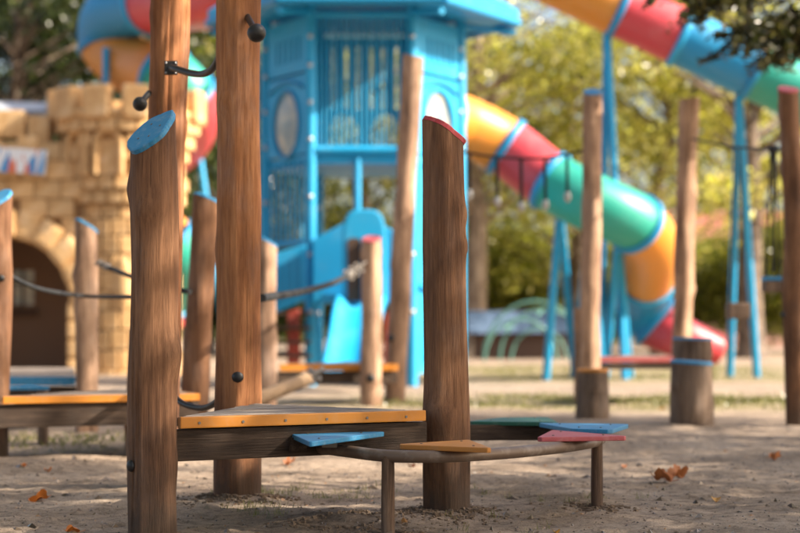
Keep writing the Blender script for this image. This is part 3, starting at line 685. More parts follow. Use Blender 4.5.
# back faces
for i in (2, 4):
    holeplate(i, ZF+.02, 3.75, [(TR/2, 3.3, .22, .33)], 'window_panel')
    for k in range(7): u = .12+(TR-.24)*k/6; bar(i, u, 3.75, u, ZR, .062, 'slat')
holeplate(3, ZF+.02, 3.62, [(.34, 3.22, .21, .34), (.90, 3.22, .21, .34)], 'window_panel')
for k in range(7): u = .12+(TR-.24)*k/6; bar(3, u, 3.62, u, ZR, .06, 'slat')
# lower storey
holeplate(1, .15, ZF-.2, [], 'panel')
bar(1, .1, 1.2, TR-.1, 1.2, .04, 'rail', BLUE, .05)
bar(1, TR*.25, .3, TR*.8, 2.5, .035, 'climbing_bar', BLUE, .06)
for z in (.45, .9, 1.3, 1.7, 2.1):
    a, d, L = face(1); nrm = Vector((d.y, -d.x, 0)); MB().ball(a+d*(.3+.5*(z*7 % 1))+nrm*.05+Vector((0, 0, z)), .06, 10, 7).build('climbing_hold', PORANGE if z < 1 else STEEL, tw)
for k in range(9): u = .1+(TR-.2)*k/8; bar(5, u, 1.75, u, ZF-.1, .016, 'slat')
bar(5, .05, 1.75, TR-.05, 1.75, .04)
bar(0, TR*.46, 1.6, TR*.46, ZF-.1, .045, 'post'); bar(0, .05, 1.55, TR-.05, 1.55, .04)
bar(4, .05, 1.55, TR-.05, 1.55, .04); bar(2, .05, 1.55, TR-.05, 1.55, .04)
def TP(px, py, D): return P(px, py, D)-TC
def slab(poly, D, th, name, mat, bev=.02):
    """solid board facing the yard, outline given at depth D, real thickness behind"""
    f_ = [TP(x, y, D) for x, y in poly]; bk = [v+Vector((0, th, 0)) for v in f_]; n = len(f_)
    return MB().add(f_+bk, [tuple(range(n-1, -1, -1)), tuple(range(n, 2*n))]+[(i, (i+1) % n, n+(i+1) % n, n+i) for i in range(n)]).build(name, mat, tw, bev)
slab([(345, 304), (312, 304), (312, 240), (345, 222)], 22.9, .06, 'side_board', BLUE)
slab([(306, 300), (268, 316), (266, 256), (306, 244)], 22.6, .06, 'stair_board', BLUE)
for k in range(4):
    slab([(300-8*k, 292+4*k), (295-8*k, 294+4*k), (295-8*k, 258+3*k), (300-8*k, 256+3*k)], 22.59, .02, 'stair_slot', TBLUE, 0)
for k in range(5): MB().box(TP(288, 300+14*k, 23.2-.18*k), (.55, .22, .04), ch=.01).build('stair_tread', DARK, tw)
slab([(300, 364), (287, 364), (287, 312), (300, 308)], 22.9, .05, 'red_board', REDWALL)
slab([(396, 372), (384, 372), (384, 310), (396, 310)], 22.9, .05, 'red_board', REDWALL)
slab([(398, 306), (384, 306), (384, 226), (398, 232)], 22.85, .05, 'side_board', BLUE)
# moulded slide hood with doorway, and the chute below
def arch(cx, w_, y0, y1, n=12, k=.45):
    pts = [(cx+w_/2, y0)]
    h_ = (y0-y1)*k
    for j in range(n+1):
        q = math.pi*j/n; pts.append((cx+w_/2*math.copysign(abs(math.cos(q))**.55, math.cos(q)), y1+h_-h_*abs(math.sin(q))**.55))
    pts.append((cx-w_/2, y0)); return pts
slab(arch(364, 44, 306, 209), 21.9, .75, 'slide_hood', BLUE, .05)
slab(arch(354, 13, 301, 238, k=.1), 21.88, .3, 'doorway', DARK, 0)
slab([(362, 301), (362, 240), (363.5, 240), (363.5, 301)][::-1], 21.8, .1, 'hood_rail', BLUE, 0)
pr = [TP(361, 303, 21.9), TP(357, 318, 21.6), TP(354, 340, 21.2), TP(350, 362, 20.8), TP(346, 378, 20.3)]
mb = MB(); vs = []; sec = [(-.29, .14), (-.25, .16), (-.21, .10), (-.12, .0), (.12, .0), (.21, .10), (.25, .16), (.29, .14), (.29, -.06), (-.29, -.06)]
cr = crom(pr, 6)
for p_ in cr: vs += [p_+Vector((x, -z*.6, z*.6)) for x, z in sec]
k = len(sec); mb.add(vs, [(i*k+j, i*k+(j+1) % k, (i+1)*k+(j+1) % k, (i+1)*k+j) for i in range(len(cr)-1) for j in range(k)]+[tuple(range(k-1, -1, -1)), tuple(range(len(vs)-k, len(vs)))], True)
mb.build('slide_chute', BLUE, tw)
MB().prism([(-.55+.1, -2.0), (.5, -2.0), (.5, -1.1), (-.45, -1.1)], 1.0, 1.1).build('lower_floor', BLUE, tw)

# ------------------------------------------------------------------ sandstone castle playhouse
CD = 29.0; SC = F/CD
cs = thing('castle', 'sandstone coloured toy castle with round turret and arched entrance', 'castle', tuple(G(70, CD)))
CO = Vector(cs.location)
def CP(px, py, D=CD): return P(px, py, D)-CO
tc = CP(127, 0, CD+.6); tcx, tcy = tc.x, tc.y      # turret axis
def ringblocks(z0, z1, r, n, depth, ph=0, a0=-185, a1=5, bev=.032, name='stone_block', skip=None, par=None):
    h_ = z1-z0; wv = 2*math.pi*r/n
    mb = MB().box((0, 0, h_/2), (wv-.014, depth, h_-.014), ch=bev); me = None
    for j in range(n):
        an = 360*(j+ph)/n-180
        if not (a0 <= an <= a1): continue
        if skip and skip(an, (z0+z1)/2): continue
        if me is None:
            o = mb.build(name, SAND, par or cs); me = o.data
        else: o = obj(name, me, None, par or cs)
        rr = r+rnd.uniform(-.008, .012); o.location = (tcx+rr*math.cos(R(an)), tcy+rr*math.sin(R(an)), z0); o.rotation_euler = (rnd.uniform(-.01, .01), 0, R(an)+math.pi/2)
zy = lambda py: CH+(HY-py)/SC
rU, rL = 73/SC, 53/SC
def lathe(prof, mat, name, n=40):
    vs = [(tcx+r*math.cos(2*math.pi*j/n), tcy+r*math.sin(2*math.pi*j/n), z) for r, z in prof for j in range(n)]
    k = len(prof); return MB().add(vs, [(i*n+j, i*n+(j+1) % n, (i+1)*n+(j+1) % n, (i+1)*n+j) for i in range(k-1) for j in range(n)]+[tuple(range((k-1)*n, k*n))], True).build(name, mat, cs)
lathe([(rL-.07, -.1), (rL-.07, zy(205)), (rL-.02, zy(182)), (rU-.10, zy(125)), (rU-.08, zy(112))], JOINT, 'turret_core')
rows = [370, 350, 330, 310, 291, 272, 254, 236, 219, 204]
for k in range(len(rows)-1):
    ringblocks(zy(rows[k]), zy(rows[k+1]), rL-.05, 18, .12, .5*(k % 2))
ringblocks(-.05, zy(370), rL-.02, 19, .14)
ringblocks(zy(204), zy(190), rL+.02, 22, .16, .25, bev=.03); ringblocks(zy(190), zy(176), rL+.06, 22, .16, .75, bev=.03)
niche = [-130, -98, -55]
inn = lambda an, z: any(abs(an-q) < 10 for q in niche) and z < zy(132)
for k, (y0, y1) in enumerate(((176, 161), (161, 147), (147, 133), (133, 119))): ringblocks(zy(y0), zy(y1), rL+.01+(rU-rL-.05)*k/3, 24, .12, .5*(k % 2), skip=inn)
for an in niche:   # arched blind windows
    M3 = Matrix.Rotation(R(an)+math.pi/2, 3, 'Z'); c0 = Vector((tcx+(rL+.19)*math.cos(R(an)), tcy+(rL+.19)*math.sin(R(an)), 0))
    pts = [(-.2, zy(176))]+[(-.2*math.cos(math.pi*j/10), zy(146)+.22*math.sin(math.pi*j/10)) for j in range(11)]+[(.2, zy(176))]
    nw = MB().tube([c0+M3@Vector((x, 0, z)) for x, z in pts], .055, 8).build('niche_arch', SAND, cs)
    q = [(x*.8, z) for x, z in pts]; f_ = [c0+M3@Vector((x, .05, z)) for x, z in q]; bk = [c0+M3@Vector((x, .24, z)) for x, z in q]; n = len(q)
    MB().add(f_+bk, [tuple(range(n)), tuple(range(2*n-1, n-1, -1))]+[(i, n+i, n+(i+1) % n, (i+1) % n) for i in range(n)]).build('niche_panel', SAND, nw)
lathe([(rU-.06, zy(121)), (rU+.05, zy(118)), (rU+.06, zy(112)), (rU-.2, zy(111))], SAND, 'cornice')
me = None
for an in range(-225, 135, 30):   # battlements
    a_ = an
    if me is None:
        o = MB().box((0, 0, .22), (.40, .26, .50), ch=.05).build('merlon', SAND, cs); me = o.data
    else: o = obj('merlon', me, None, cs)
    o.location = (tcx+(rU-.02)*math.cos(R(a_)), tcy+(rU-.02)*math.sin(R(a_)), zy(119)); o.rotation_euler = (0, 0, R(a_)+math.pi/2)
o = MB().ball((tcx+.06, tcy-rL-.0, zy(285)), .17, 14, 10, (.8, .45, 2.6)).build('boss', SAND, cs)
# entrance wall with real arched opening
ac = CP(6, 302); ar = 63/SC; WT = .5; wy = .0
wl, wr = CP(-150, 0).x, CP(84, 0).x; zt = zy(142)
n = 24; inner = [(ac.x+ar*math.cos(math.pi*j/n), zy(302)+ar*math.sin(math.pi*j/n)) for j in range(n+1)]
inner = [(ac.x+ar, -.1)]+inner+[(ac.x-ar, -.1)]
outer = [(wr, -.1)]+[(wr-(wr-wl)*j/n, zt) for j in range(n+1)]+[(wl, -.1)]
vs = [Vector((x, wy, z)) for x, z in inner]+[Vector((x, wy, z)) for x, z in outer]; k = len(inner); vs += [v+Vector((0, WT, 0)) for v in vs]
fs = []
for j in range(k-1): fs += [(j, j+1, k+j+1, k+j), (2*k+j, 3*k+j, 3*k+j+1, 2*k+j+1), (j, 2*k+j, 2*k+j+1, j+1), (k+j, k+j+1, 3*k+j+1, 3*k+j)]
MB().add(vs, fs).build('entrance_wall', JOINT, cs)
for j in range(11):   # rounded arch stones
    an = R(-2+ (184)*(j+.5)/11)
    c0 = Vector((ac.x+(ar+.24)*math.cos(an), wy-.04, zy(302)+(ar+.24)*math.sin(an)))
    if c0.x < CP(-60, 0).x: continue
    o = MB().box((0, 0, 0), (.46, .3, .37), ch=.10).build('arch_stone', SAND, cs); o.location = c0; o.rotation_euler = (0, -an, 0)
    o.scale = (rnd.uniform(.92, 1.05), rnd.uniform(.9, 1.2), rnd.uniform(.92, 1.02))
for j in range(4):
    o = MB().box((0, 0, 0), (.22, .26, .27), ch=.05).build('jamb_stone', SAND, cs); o.location = (ac.x+ar+.10, wy-.03, .10+.29*j)
n = 0
for k, y0 in enumerate(range(142, 300, 19)):   # wall blocks outside the arch
    for x0 in range(-60, 84, 27):
        x_ = x0+(13 if k % 2 else 0); c0 = CP(x_, y0+9.5); dd = math.hypot(c0.x-ac.x, c0.z-zy(302))
        if dd > ar+.52 and c0.x < wr-.05:
            o = MB().box((0, 0, 0), (.405, .12, .282), ch=.035).build('stone_block', SAND, cs); o.location = (c0.x, wy-.02, c0.z)
for x_, y0, w_, h_, dy in ((8, 124, 32, 28, -.05), (38, 130, 22, 30, .0), (-32, 124, 32, 28, -.05), (28, 145, 20, 18, -.1), (-12, 144, 24, 14, -.02)):
    o = MB().box((0, 0, 0), (w_/SC, .4, h_/SC), ch=.06).build('merlon', SAND, cs); c0 = CP(x_, y0); o.location = (c0.x, wy+.2+dy, c0.z)
MB().add([CP(-150, 108, CD+.6), CP(47, 111, CD+.6), CP(56, 103, CD+1.6), CP(-150, 97, CD+1.6)]+[v+Vector((0, .02, -.06)) for v in (CP(-150, 108, CD+.6), CP(47, 111, CD+.6), CP(56, 103, CD+1.6), CP(-150, 97, CD+1.6))],
    [(0, 1, 2, 3), (7, 6, 5, 4), (0, 4, 5, 1), (1, 5, 6, 2), (2, 6, 7, 3), (3, 7, 4, 0)]).build('roof', GREYM, cs)
# room behind the arch: floor, side wall, back wall with a paned window
byy = 1.5
hx0, hx1, hz0, hz1 = CP(12, 0, CD+byy).x, CP(34, 0, CD+byy).x, CP(0, 305, CD+byy).z, CP(0, 270, CD+byy).z
iw = MB(); x0, x1 = wl, CP(110, 0).x
for (a0, a1, c0, c1) in ((x0, hx0, -.1, 2.9), (hx1, x1, -.1, 2.9), (hx0, hx1, -.1, hz0), (hx0, hx1, hz1, 2.9)):
    iw.box(((a0+a1)/2, byy+.05, (c0+c1)/2), (a1-a0, .1, c1-c0))
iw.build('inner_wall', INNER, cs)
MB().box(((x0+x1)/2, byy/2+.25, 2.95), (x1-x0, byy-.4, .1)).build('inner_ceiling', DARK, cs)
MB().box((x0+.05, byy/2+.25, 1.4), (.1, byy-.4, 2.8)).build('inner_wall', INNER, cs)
wn = MB().box(((hx0+hx1)/2, byy+.08, (hz0+hz1)/2), (hx1-hx0-.01, .01, hz1-hz0-.01)).build('window', PANE, cs)
MB().box(((hx0+hx1)/2, byy-.01, (hz0+hz1)/2), (.03, .04, hz1-hz0)).build('mullion', DARK, wn); MB().box(((hx0+hx1)/2, byy-.02, (hz0+hz1)/2+.06), (hx1-hx0, .04, .03)).build('mullion', DARK, wn)
MB().box(((hx0+hx1)/2, byy-.08, hz0-.12), (.5, .16, .08), ch=.02).build('ledge', DARK, cs)
# printed banner over the entrance
ban, t, b = nmat('banner_print', .6, .3)
mp = coords(t, (15, 1, 3.2)); vo = node(t, 'ShaderNodeTexVoronoi', Scale=1.0); vo.feature = 'F1'; t.links.new(mp.outputs[0], vo.inputs['Vector'])
sh = node(t, 'ShaderNodeSeparateColor'); t.links.new(vo.outputs['Color'], sh.inputs[0])
rb = ramp(t, [(0, (.62, .62, .62)), (.40, (.62, .62, .62)), (.41, (.55, .14, .07)), (.52, (.60, .28, .16)), (.53, (.62, .62, .62)), (.64, (.05, .22, .45)), (.82, (.12, .35, .55)), (.84, (.62, .62, .62)), (1, (.62, .62, .62))])
rb.color_ramp.interpolation = 'CONSTANT'; t.links.new(sh.outputs[0], rb.inputs[0]); t.links.new(rb.outputs[0], b.inputs['Base Color'])
bn = MB().box((0, 0, 0), (1.15, .03, .38), ch=.005).build('banner', ban, cs); c0 = CP(13, 162); bn.location = (c0.x, wy-.32, c0.z); bn.rotation_euler = (R(-8), R(4), R(-4))

# ------------------------------------------------------------------ small far play things, house
ar_ = thing('dome_climber', 'pale green arched climbing frame far behind the blue slide legs', 'climber', tuple(G(535, 42))); o_ = Vector(ar_.location)
for rr, dy, dx in ((1.15, 0, 0), (1.0, .7, .25), (.8, -.6, -.35), (.62, .2, .1)):
    pts = [Vector((dx+rr*math.cos(math.pi*j/14), dy, rr*1.15*math.sin(math.pi*j/14))) for j in range(15)]
    MB().tube(pts, .03, 8).build('arch', PALEG, ar_)
for q in (.25, .5, .75): MB().tube([(1.0*math.cos(math.pi*q), -.6, 1.0*math.sin(math.pi*q)), (1.0*math.cos(math.pi*q)+.2, .7, 1.1*math.sin(math.pi*q))], .03, 8).build('crossbar', PALEG, ar_)
tb = thing('blue_hut', 'low dusty blue shed roof far behind the climbing frame', 'shed', tuple(G(520, 46))); 
MB().prism([(-1.1, -.8), (1.1, -.8), (1.1, .8), (-1.1, .8)], -.1, .62).build('wall', DARK, tb)
MB().add([(-1.3, -1, .6), (1.3, -1, .6), (1.3, 1, .6), (-1.3, 1, .6), (-1.3, 0, 1.15), (1.3, 0, 1.15)], [(0, 1, 5, 4), (2, 3, 4, 5), (0, 4, 3), (1, 2, 5), (3, 2, 1, 0)]).build('roof', BLUEG, tb)
PINK = paint('pink_render', (.56, .33, .26), .8); TILE = paint('roof_tile', (.30, .10, .06), .8); GLASSD = paint('dark_window', (.05, .06, .07), .2)
hs = thing('house', 'salmon pink house with tiled roof glimpsed far behind the trees at right', 'house', tuple(G(745, 72)))
MB().box((0, 3, 1.75), (5.2, 6, 3.5)).build('wall', PINK, hs)
MB().add([(-2.9, -.4, 3.5), (2.9, -.4, 3.5), (2.9, 6.4, 3.5), (-2.9, 6.4, 3.5), (-2.9, 3, 5.4), (2.9, 3, 5.4)], [(0, 1, 5, 4), (2, 3, 4, 5), (0, 4, 3), (1, 2, 5), (3, 2, 1, 0)]).build('roof', TILE, hs)
for x_ in (-1.6, 0, 1.6):
    wn = MB().box((x_, -.03, 2.0), (.9, .1, 1.3)).build('window', PANE, hs); MB().box((x_, -.09, 2.0), (.76, .04, 1.16)).build('pane', GLASSD, wn)

# ------------------------------------------------------------------ trees
def tree_mesh(seed, H, cr, base, leaves, lsize, nclump=46, trunk_r=.28, csz=.85, cz=1.0, limbs=True):
    rng = np.random.default_rng(seed); rg = random.Random(seed)
    mb = MB(); tp = [Vector((0, 0, -.3))]
    for i in range(1, 7): tp.append(Vector((rg.uniform(-.12, .12)*i*.5, rg.uniform(-.12, .12)*i*.5, H*.85*i/6)))
    tpc = crom(tp, 5); rr = [trunk_r*(1.45 if i == 0 else 1)*(1-.85*i/len(tpc)) for i in range(len(tpc))]
    for i in range(3): rr[i] *= 1.25-.1*i
    mb.tube(tpc, rr, 14)
    cl = []
    for k in range(nclump):
        while True:
            q = np.array([rg.uniform(-1, 1) for _ in range(3)])
            if .25 < np.linalg.norm(q) < 1: break
        c_ = Vector((q[0]*cr, q[1]*cr, base+(H-base)*(.5+.5*q[2]*cz))); cl.append(c_)
        zt_ = max(base*.8, min(H*.8, c_.z-.4*math.hypot(c_.x, c_.y)-.3)); i0 = min(len(tpc)-1, max(0, int(zt_/(H*.85)*len(tpc)))); s_ = tpc[i0]
        mid = s_.lerp(c_, .5)+Vector((rg.uniform(-.3, .3), rg.uniform(-.3, .3), .25))
        if limbs: mb.tube(crom([s_, mid, c_], 4), [max(.012, trunk_r*.17*(1-q_/8.5)) for q_ in range(9)], 6, False)
    per = leaves//nclump; cen = np.concatenate([np.array(c_)+rng.normal(size=(per, 3))*np.array([csz, csz, csz*.6])*rng.uniform(.6, 1.25) for c_ in cl])
    cen = cen[cen[:, 2] > .6*base]
    return mb, leaf_quads(cen, lsize, rng)
TM = {}
def tree_variant(key, *a, **k):
    mb, lv = tree_mesh(*a, **k)
    tm = bpy.data.meshes.new('trunk'); tm.from_pydata(mb.v, [], mb.f); tm.update(); tm.polygons.foreach_set('use_smooth', mb.sm)
    TM[key] = (tm, quads('crown', lv))
tree_variant('a', 5, 11.5, 4.2, 1.6, 9000, .20, 80, csz=.44)
tree_variant('e', 6, 11.5, 4.4, 1.4, 21000, .18, 90, csz=.5)
tree_variant('b', 9, 10.5, 3.8, 2.2, 8400, .19, 70, .25, csz=.44)
tree_variant('c', 14, 13, 4.4, 3.0, 8400, .21, 74, .36, .48)
tree_variant('d', 21, 4.2, 2.3, .3, 30000, .13, 40, .12, .55)
tree_variant('o', 41, 9.5, 4.2, 4.6, 16000, .18, 60, .24, .7)
tree_variant('s', 33, 9.0, 3.1, 3.1, 19000, .15, 46, .24, .46)
CACHE = {}
def tree(label, x, y, key, leafm, rot, sc=1.0, bark=BARK, cat='tree', name='tree', group=None):
    r = thing(name, label, cat, (x, y, 0), group); r.rotation_euler = (0, 0, R(rot)); r.scale = (sc, sc, sc)
    for i, (nm, mt) in enumerate((('trunk', bark), ('crown', leafm))):
        ck = (key, i, mt.name)
        if ck not in CACHE:
            me = TM[key][i].copy(); me.materials.clear(); me.materials.append(mt); CACHE[ck] = me
        obj(nm, CACHE[ck], None, r)
    return r
def tpx(label, px, D, *a, **k): return tree(label, X(px, D), D, *a, **k)
GT = 'leafy trees behind the playground'
tpx('dark green tree behind the castle entrance at far left', 20, 41, 'e', L_DARK, 20, group=GT)
tpx('dark tree cut by the left picture edge', -110, 44, 'e', L_DARK, 90, group=GT)
tpx('dark green tree behind the castle turret and spiral slide', 145, 45, 'e', L_DARK, 200, 1.05, group=GT)
tpx('olive tree seen through the left bars of the blue tower', 245, 50, 'a', L_OLIVE, 140, 1.05, group=GT)
tpx('olive tree seen beneath the middle of the blue tower', 370, 56, 'b', L_GOLD, 40, 1.2, group=GT)
tpx('golden green tree with pale thick trunk right of the dark foreground post', 474, 51, 'c', L_GOLD, 250, 1.0, BARKP, group=GT)
tpx('golden green tree behind the orange bend of the lower slide', 575, 57, 'a', L_GOLD, 300, 1.1, group=GT)
tpx('golden tree behind the tall capless post', 660, 50, 'b', L_GOLD, 75, 1.05, group=GT)
tpx('olive tree with dark trunk behind the narrow blue slide legs', 752, 46, 'c', L_GOLD, 10, .95, group=GT)
tpx('olive tree cut by the right picture edge', 850, 52, 'a', L_GOLD, 160, 1.1, group=GT)
tpx('tall tree far back left of the tower roof', 200, 62, 'c', L_OLIVE, 330, 1.25, group=GT)
# understorey
for i, (px, D, lm, sc, lab) in enumerate(((525, 60, L_OLIVE, 1.0, 'olive bush behind the pale green climbing frame'), (605, 62, L_OLIVE, 1.05, 'olive bush behind the tall blue capped post'), (690, 60, L_OLIVE, .95, 'bush low behind the red slide exit'), (800, 58, L_OLIVE, 1.1, 'bush low behind the right edge post'),
      (440, 62, L_DARK, 1.1, 'dark bush beneath the right side of the blue tower'), (330, 60, L_OLIVE, 1.1, 'bush beneath the left side of the blue tower'), (225, 56, L_DARK, 1.1, 'dark bush between castle turret and blue tower'), (60, 52, L_DARK, 1.2, 'dark bush behind the castle entrance'))):
    tpx(lab, px, D, 'd', lm, 50*i, sc, cat='bush', name='bush', group='bushes at the back of the yard')
# trees right of the yard (they throw the dappled shade)
tree('shade tree to the right of the decks, outside the picture', 8.6, 5.6, 's', L_OLIVE, 30)
tree('second shade tree right of the yard, outside the picture', 10.4, 10.2, 's', L_OLIVE, 170, 1.1)
tree('third shade tree nearer the camera, outside the picture', 9.8, 1.6, 's', L_OLIVE, 260, 1.1)
for lab, x_, y_, rt_ in (('unseen canopy tree added left of the decks to block sky light', -5.0, 5.0, 20), ('unseen canopy tree added behind the camera to the right to block sky light', 3.4, -1.5, 80), ('unseen canopy tree added behind the camera to the left to block sky light', -3.6, -1.8, 140), ('unseen canopy tree added left of the yard beyond the left deck to block sky light', -6.6, 12.0, 230)):  # unseen canopies added to dim the sky light over the foreground
    tree(lab, x_, y_, 'o', L_OLIVE, rt_)
# dark drooping branch at top right, from a tree standing right of the frame
br = thing('conifer_branch', 'dark drooping conifer twigs hanging in at the top right corner', 'tree', (5.6, 17.5, 0))
o_ = Vector(br.location); mb = MB(); rng = np.random.default_rng(4); cen = []
mb.tube(crom([Vector((0, 0, -.2)), Vector((.05, 0, 2)), Vector((.0, .05, 4)), Vector((.05, 0, 6))], 6), [.2-.008*i for i in range(19)], 12)
rg = random.Random(3)
for (x0, y0), (x1, y1) in (((860, -30), (690, 8)), ((870, 0), (735, 42)), ((850, -40), (650, -12)), ((880, 20), (772, 52)), ((860, -60), (700, -45))):
    a, b_ = P(x0, y0, 17.3)-o_, P(x1, y1, 16.6)-o_
    pts = crom([Vector((0, 0, a.z+.3)), a, a.lerp(b_, .5)+Vector((0, 0, .06)), b_], 8); mb.tube(pts, [.05*(1-.9*i/len(pts)) for i in range(len(pts))], 6)
    for i in range(6, len(pts)-1):
        for _ in range(9):
            d = Vector((rg.uniform(-.34, .1), rg.uniform(-.25, .25), rg.uniform(-.24, .08))); e = pts[i]+d
            mb.tube([pts[i], e], [.006, .003], 5); 
            for k in range(30): cen.append(np.array(pts[i].lerp(e, rg.uniform(.2, 1.05)))+rng.normal(size=3)*.018)
mb.build('trunk', BARK, br); obj('needles', quads('needles', leaf_quads(np.array(cen), .085, rng, .3, .3)), L_NEEDLE, br)
# far wood
rng = np.random.default_rng(8); cen = []
for k in range(90):
    x_, y_ = rng.uniform(-42, 42), rng.uniform(80, 95); h_ = .3+rng.random()**2*5.5
    cen.append(np.array([x_, y_, h_])+rng.normal(size=(480, 3))*np.array([1.7, 1.2, 1.2]))
cen = np.concatenate(cen); cen = cen[cen[:, 2] > .2]
fw = obj('woodland', quads('woodland', leaf_quads(cen, .36, rng)), L_OLIVE); fw['kind'] = 'stuff'; fw['label'] = 'blurred mass of far trees behind the yard'; fw['category'] = 'wood'

# ------------------------------------------------------------------ grass, litter, fallen leaves
rng = np.random.default_rng(12); bl = []
def blades(x, y, n, spread, h0, h1):
    for _ in range(n):
        bx, by = x+rng.normal()*spread, y+rng.normal()*spread; h_ = rng.uniform(h0, h1); a = rng.uniform(0, 6.28); w_ = rng.uniform(.001, .002)*(1 if y < 11 else 5)
        lx, ly = rng.normal()*h_*.4, rng.normal()*h_*.4; z = gz(bx, by)
        bl.extend([(bx-w_*math.cos(a), by-w_*math.sin(a), z-.01), (bx+w_*math.cos(a), by+w_*math.sin(a), z-.01), (bx+lx+w_*.3, by+ly, z+h_), (bx+lx-w_*.3, by+ly, z+h_)])
for px, D, n, s_ in ((268, 7.7, 40, .08), (258, 7.1, 22, .06), (325, 7.6, 26, .1), (300, 7.9, 30, .15), (370, 8.2, 24, .2), (265, 6.9, 18, .08), (560, 7.4, 24, .2), (500, 6.6, 16, .15)):
    [blades(X(px, D)+rng.normal()*s_, D+rng.normal()*s_, 14, .016, .006, .032) for _ in range(n//3)]
for px, D in ((40, 11.5), (15, 11.8), (70, 11.2), (110, 11.6), (150, 12), (320, 12.5), (110, 10.6), (60, 10.4), (400, 17.5), (385, 18)):
    blades(X(px, D), D, 90, .2, .012, .04)
for _ in range(420):
    D = rng.choice([rng.uniform(16.4, 19.5), rng.uniform(25, 36)]); x_ = rng.uniform(-.9, 6) if D > 20 else rng.uniform(.2, 4.6)
    if noise.noise((x_*.7, D*.5, 3)) > -.05: blades(x_, D, 36, .3, .015, .05)
go = obj('grass', quads('grass', np.array(bl)), GRASSM); go['kind'] = 'stuff'; go['label'] = 'thin tufts of grass growing in the sandy yard'; go['category'] = 'grass'
mb = MB()
for _ in range(5200):
    D = 5.4+rng.random()**1.3*8; x_ = rng.uniform(-.235, .235)*D; s_ = rng.uniform(.002, .008)*(1+(rng.random() < .06)*1.5); z = gz(x_, D)-.001; a = rng.uniform(0, 6.28); e = rng.uniform(.4, 2.5)
    ca, sa = math.cos(a)*s_, math.sin(a)*s_
    mb.add([(x_-ca*e, D-sa*e, z-.001), (x_+ca*e, D+sa*e, z), (x_+sa, D-ca, z), (x_-sa*.8, D+ca*.8, z), (x_, D, z+s_*.9)], [(0, 2, 4), (2, 1, 4), (1, 3, 4), (3, 0, 4)])
sc_ = MB()
for cx_, cy_, cr_, n_ in ((-.64, 7.47, .095, 420), (.167, 6.87, .085, 420), (-.788, 6.1, .085, 300), (X(388, 6.27), 6.27, .025, 130), (X(597, 7.1), 7.1, .025, 150), (-.2, 6.6, .12, 260), (-1.9, 9.5, .3, 300)):
    for _ in range(n_):
        a = rng.uniform(0, 6.28); q = cr_+abs(rng.normal())*.09; x_, D = cx_+q*math.cos(a), cy_+q*math.sin(a); s_ = rng.uniform(.004, .015)*(1.2-min(1, q*2.5)); z = gz(x_, D)
        k = len(sc_.v); sc_.box((x_, D, z+s_*.15), (s_*rng.uniform(.9, 1.7), s_*1.1, s_*.8), rng.uniform(0, 3), ch=0)
        for v_ in range(k, k+8): p_ = sc_.v[v_]; sc_.v[v_] = (p_[0]+rng.normal()*s_*.15, p_[1]+rng.normal()*s_*.15, p_[2]+rng.normal()*s_*.15)
clod = paint('soil_clods', (.17, .122, .088), .95, (.3, .23, .17), .8, 25, .1)
co_ = sc_.build('soil_clods', clod); co_['kind'] = 'stuff'; co_['label'] = 'loose soil crumbs heaped round the feet of posts'; co_['category'] = 'soil'
lo_ = mb.build('ground_litter', LITTER); lo_['kind'] = 'stuff'; lo_['label'] = 'small dark crumbs, twigs and pebbles strewn on the sand'; lo_['category'] = 'litter'
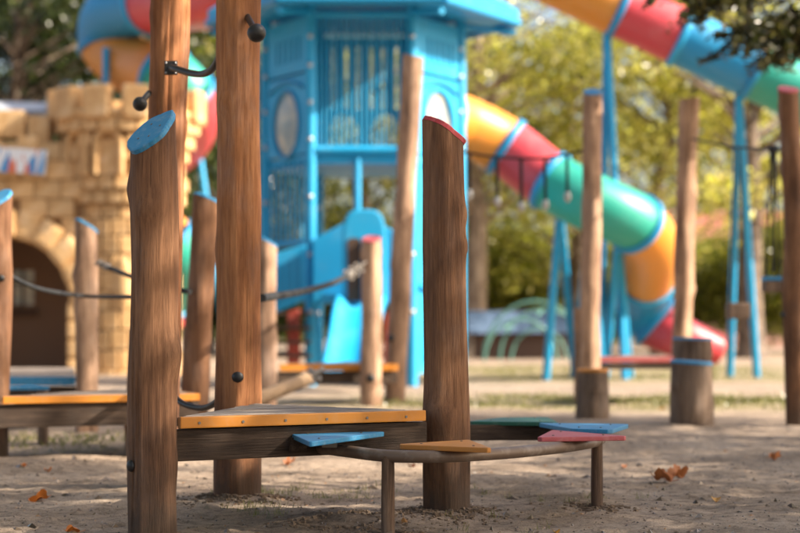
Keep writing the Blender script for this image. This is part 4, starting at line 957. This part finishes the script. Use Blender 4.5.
def fallen(label, px, py, size, mat, seed, curl=1.0, rot=0):
    D = CH*F/(py-HY); x_ = X(px, D); rg = random.Random(seed); mb = MB(); N = 26; vs = []; 
    def hgt(x, y): return curl*((abs(y)*1.1)**1.5*.9+.35*max(0, x)**2+.12*math.sin(x*5+seed)+.1*noise.noise((x*2, y*2, seed)))
    rings = [.0, .35, .7, 1.0]
    for q in rings:
        for j in range(N):
            a = 2*math.pi*j/N; r_ = (.62+.38*abs(math.cos(a*2.5))**.8+rg.uniform(-.05, .05) if q == 1 else .75)*q
            x, y = r_*math.cos(a), r_*math.sin(a)*.75; vs.append(Vector((x*size, y*size, hgt(x, y)*size)))
    fs = [(i*N+j, i*N+(j+1) % N, (i+1)*N+(j+1) % N, (i+1)*N+j) for i in range(1, 3) for j in range(N)]+[(N+j, N+(j+1) % N, 0) for j in range(N)]
    mb.add(vs, [f for f in fs], True)
    mb.tube([vs[0], Vector((-.7*size, 0, hgt(-.7, 0)*size)), Vector((-1.5*size, .1*size, .05*size))], size*.03, 5)
    me_z = min(v[2] for v in mb.v)
    o = mb.build('fallen_leaf', mat); o.location = (x_, D, gz(x_, D)-me_z*.9+.001); o.rotation_euler = (rg.uniform(-.25, .25), rg.uniform(-.2, .2), R(rot))
    return tag(o, label, 'leaf', 'fallen autumn leaves')
fallen('large curled orange leaf lying left of the blue capped post', 40, 500, .05, LEAFO, 1, 1.1, 20)
fallen('curled brown leaf, left one of the cluster right of the stepping ring', 662, 484, .052, LEAFB, 2, 1.5, 160)
fallen('upright curled brown leaf, right one of the cluster right of the stepping ring', 678, 478, .055, LEAFB, 3, 1.9, 30)
fallen('small yellow leaf lying below the brown leaf cluster', 716, 502, .026, LEAFY, 4, 1.2, 80)
fallen('brown leaf cluster lying far right below the edge post', 775, 461, .035, LEAFB, 5, 1.8, 10)
fallen('brown leaf under the front deck left of the rail leg', 289, 466, .034, LEAFB, 6, 1.5, 40)
fallen('small dark leaf under the orange step board', 412, 467, .026, LEAFB, 7, 1.1, 120)
fallen('orange leaf scrap at the bottom edge left of the blue capped post', 72, 531, .03, LEAFO, 8, 1.0, 200)
fallen('small orange leaf below the left orange deck', 48, 474, .024, LEAFO, 9, 1.2, 300)
fallen('tiny orange leaf near the left picture edge under the deck', 24, 471, .018, LEAFO, 10, 1.2, 30)
fallen('small brown leaf right of the short rail leg', 625, 467, .02, LEAFB, 11, 1.3, 70)
fallen('yellow brown leaf at the bottom edge below the orange step board', 556, 530, .02, LEAFY, 12, 1.0, 250)
fallen('small yellow leaf lying before the stump pair', 662, 409, .03, LEAFY, 13, 1.0, 10)
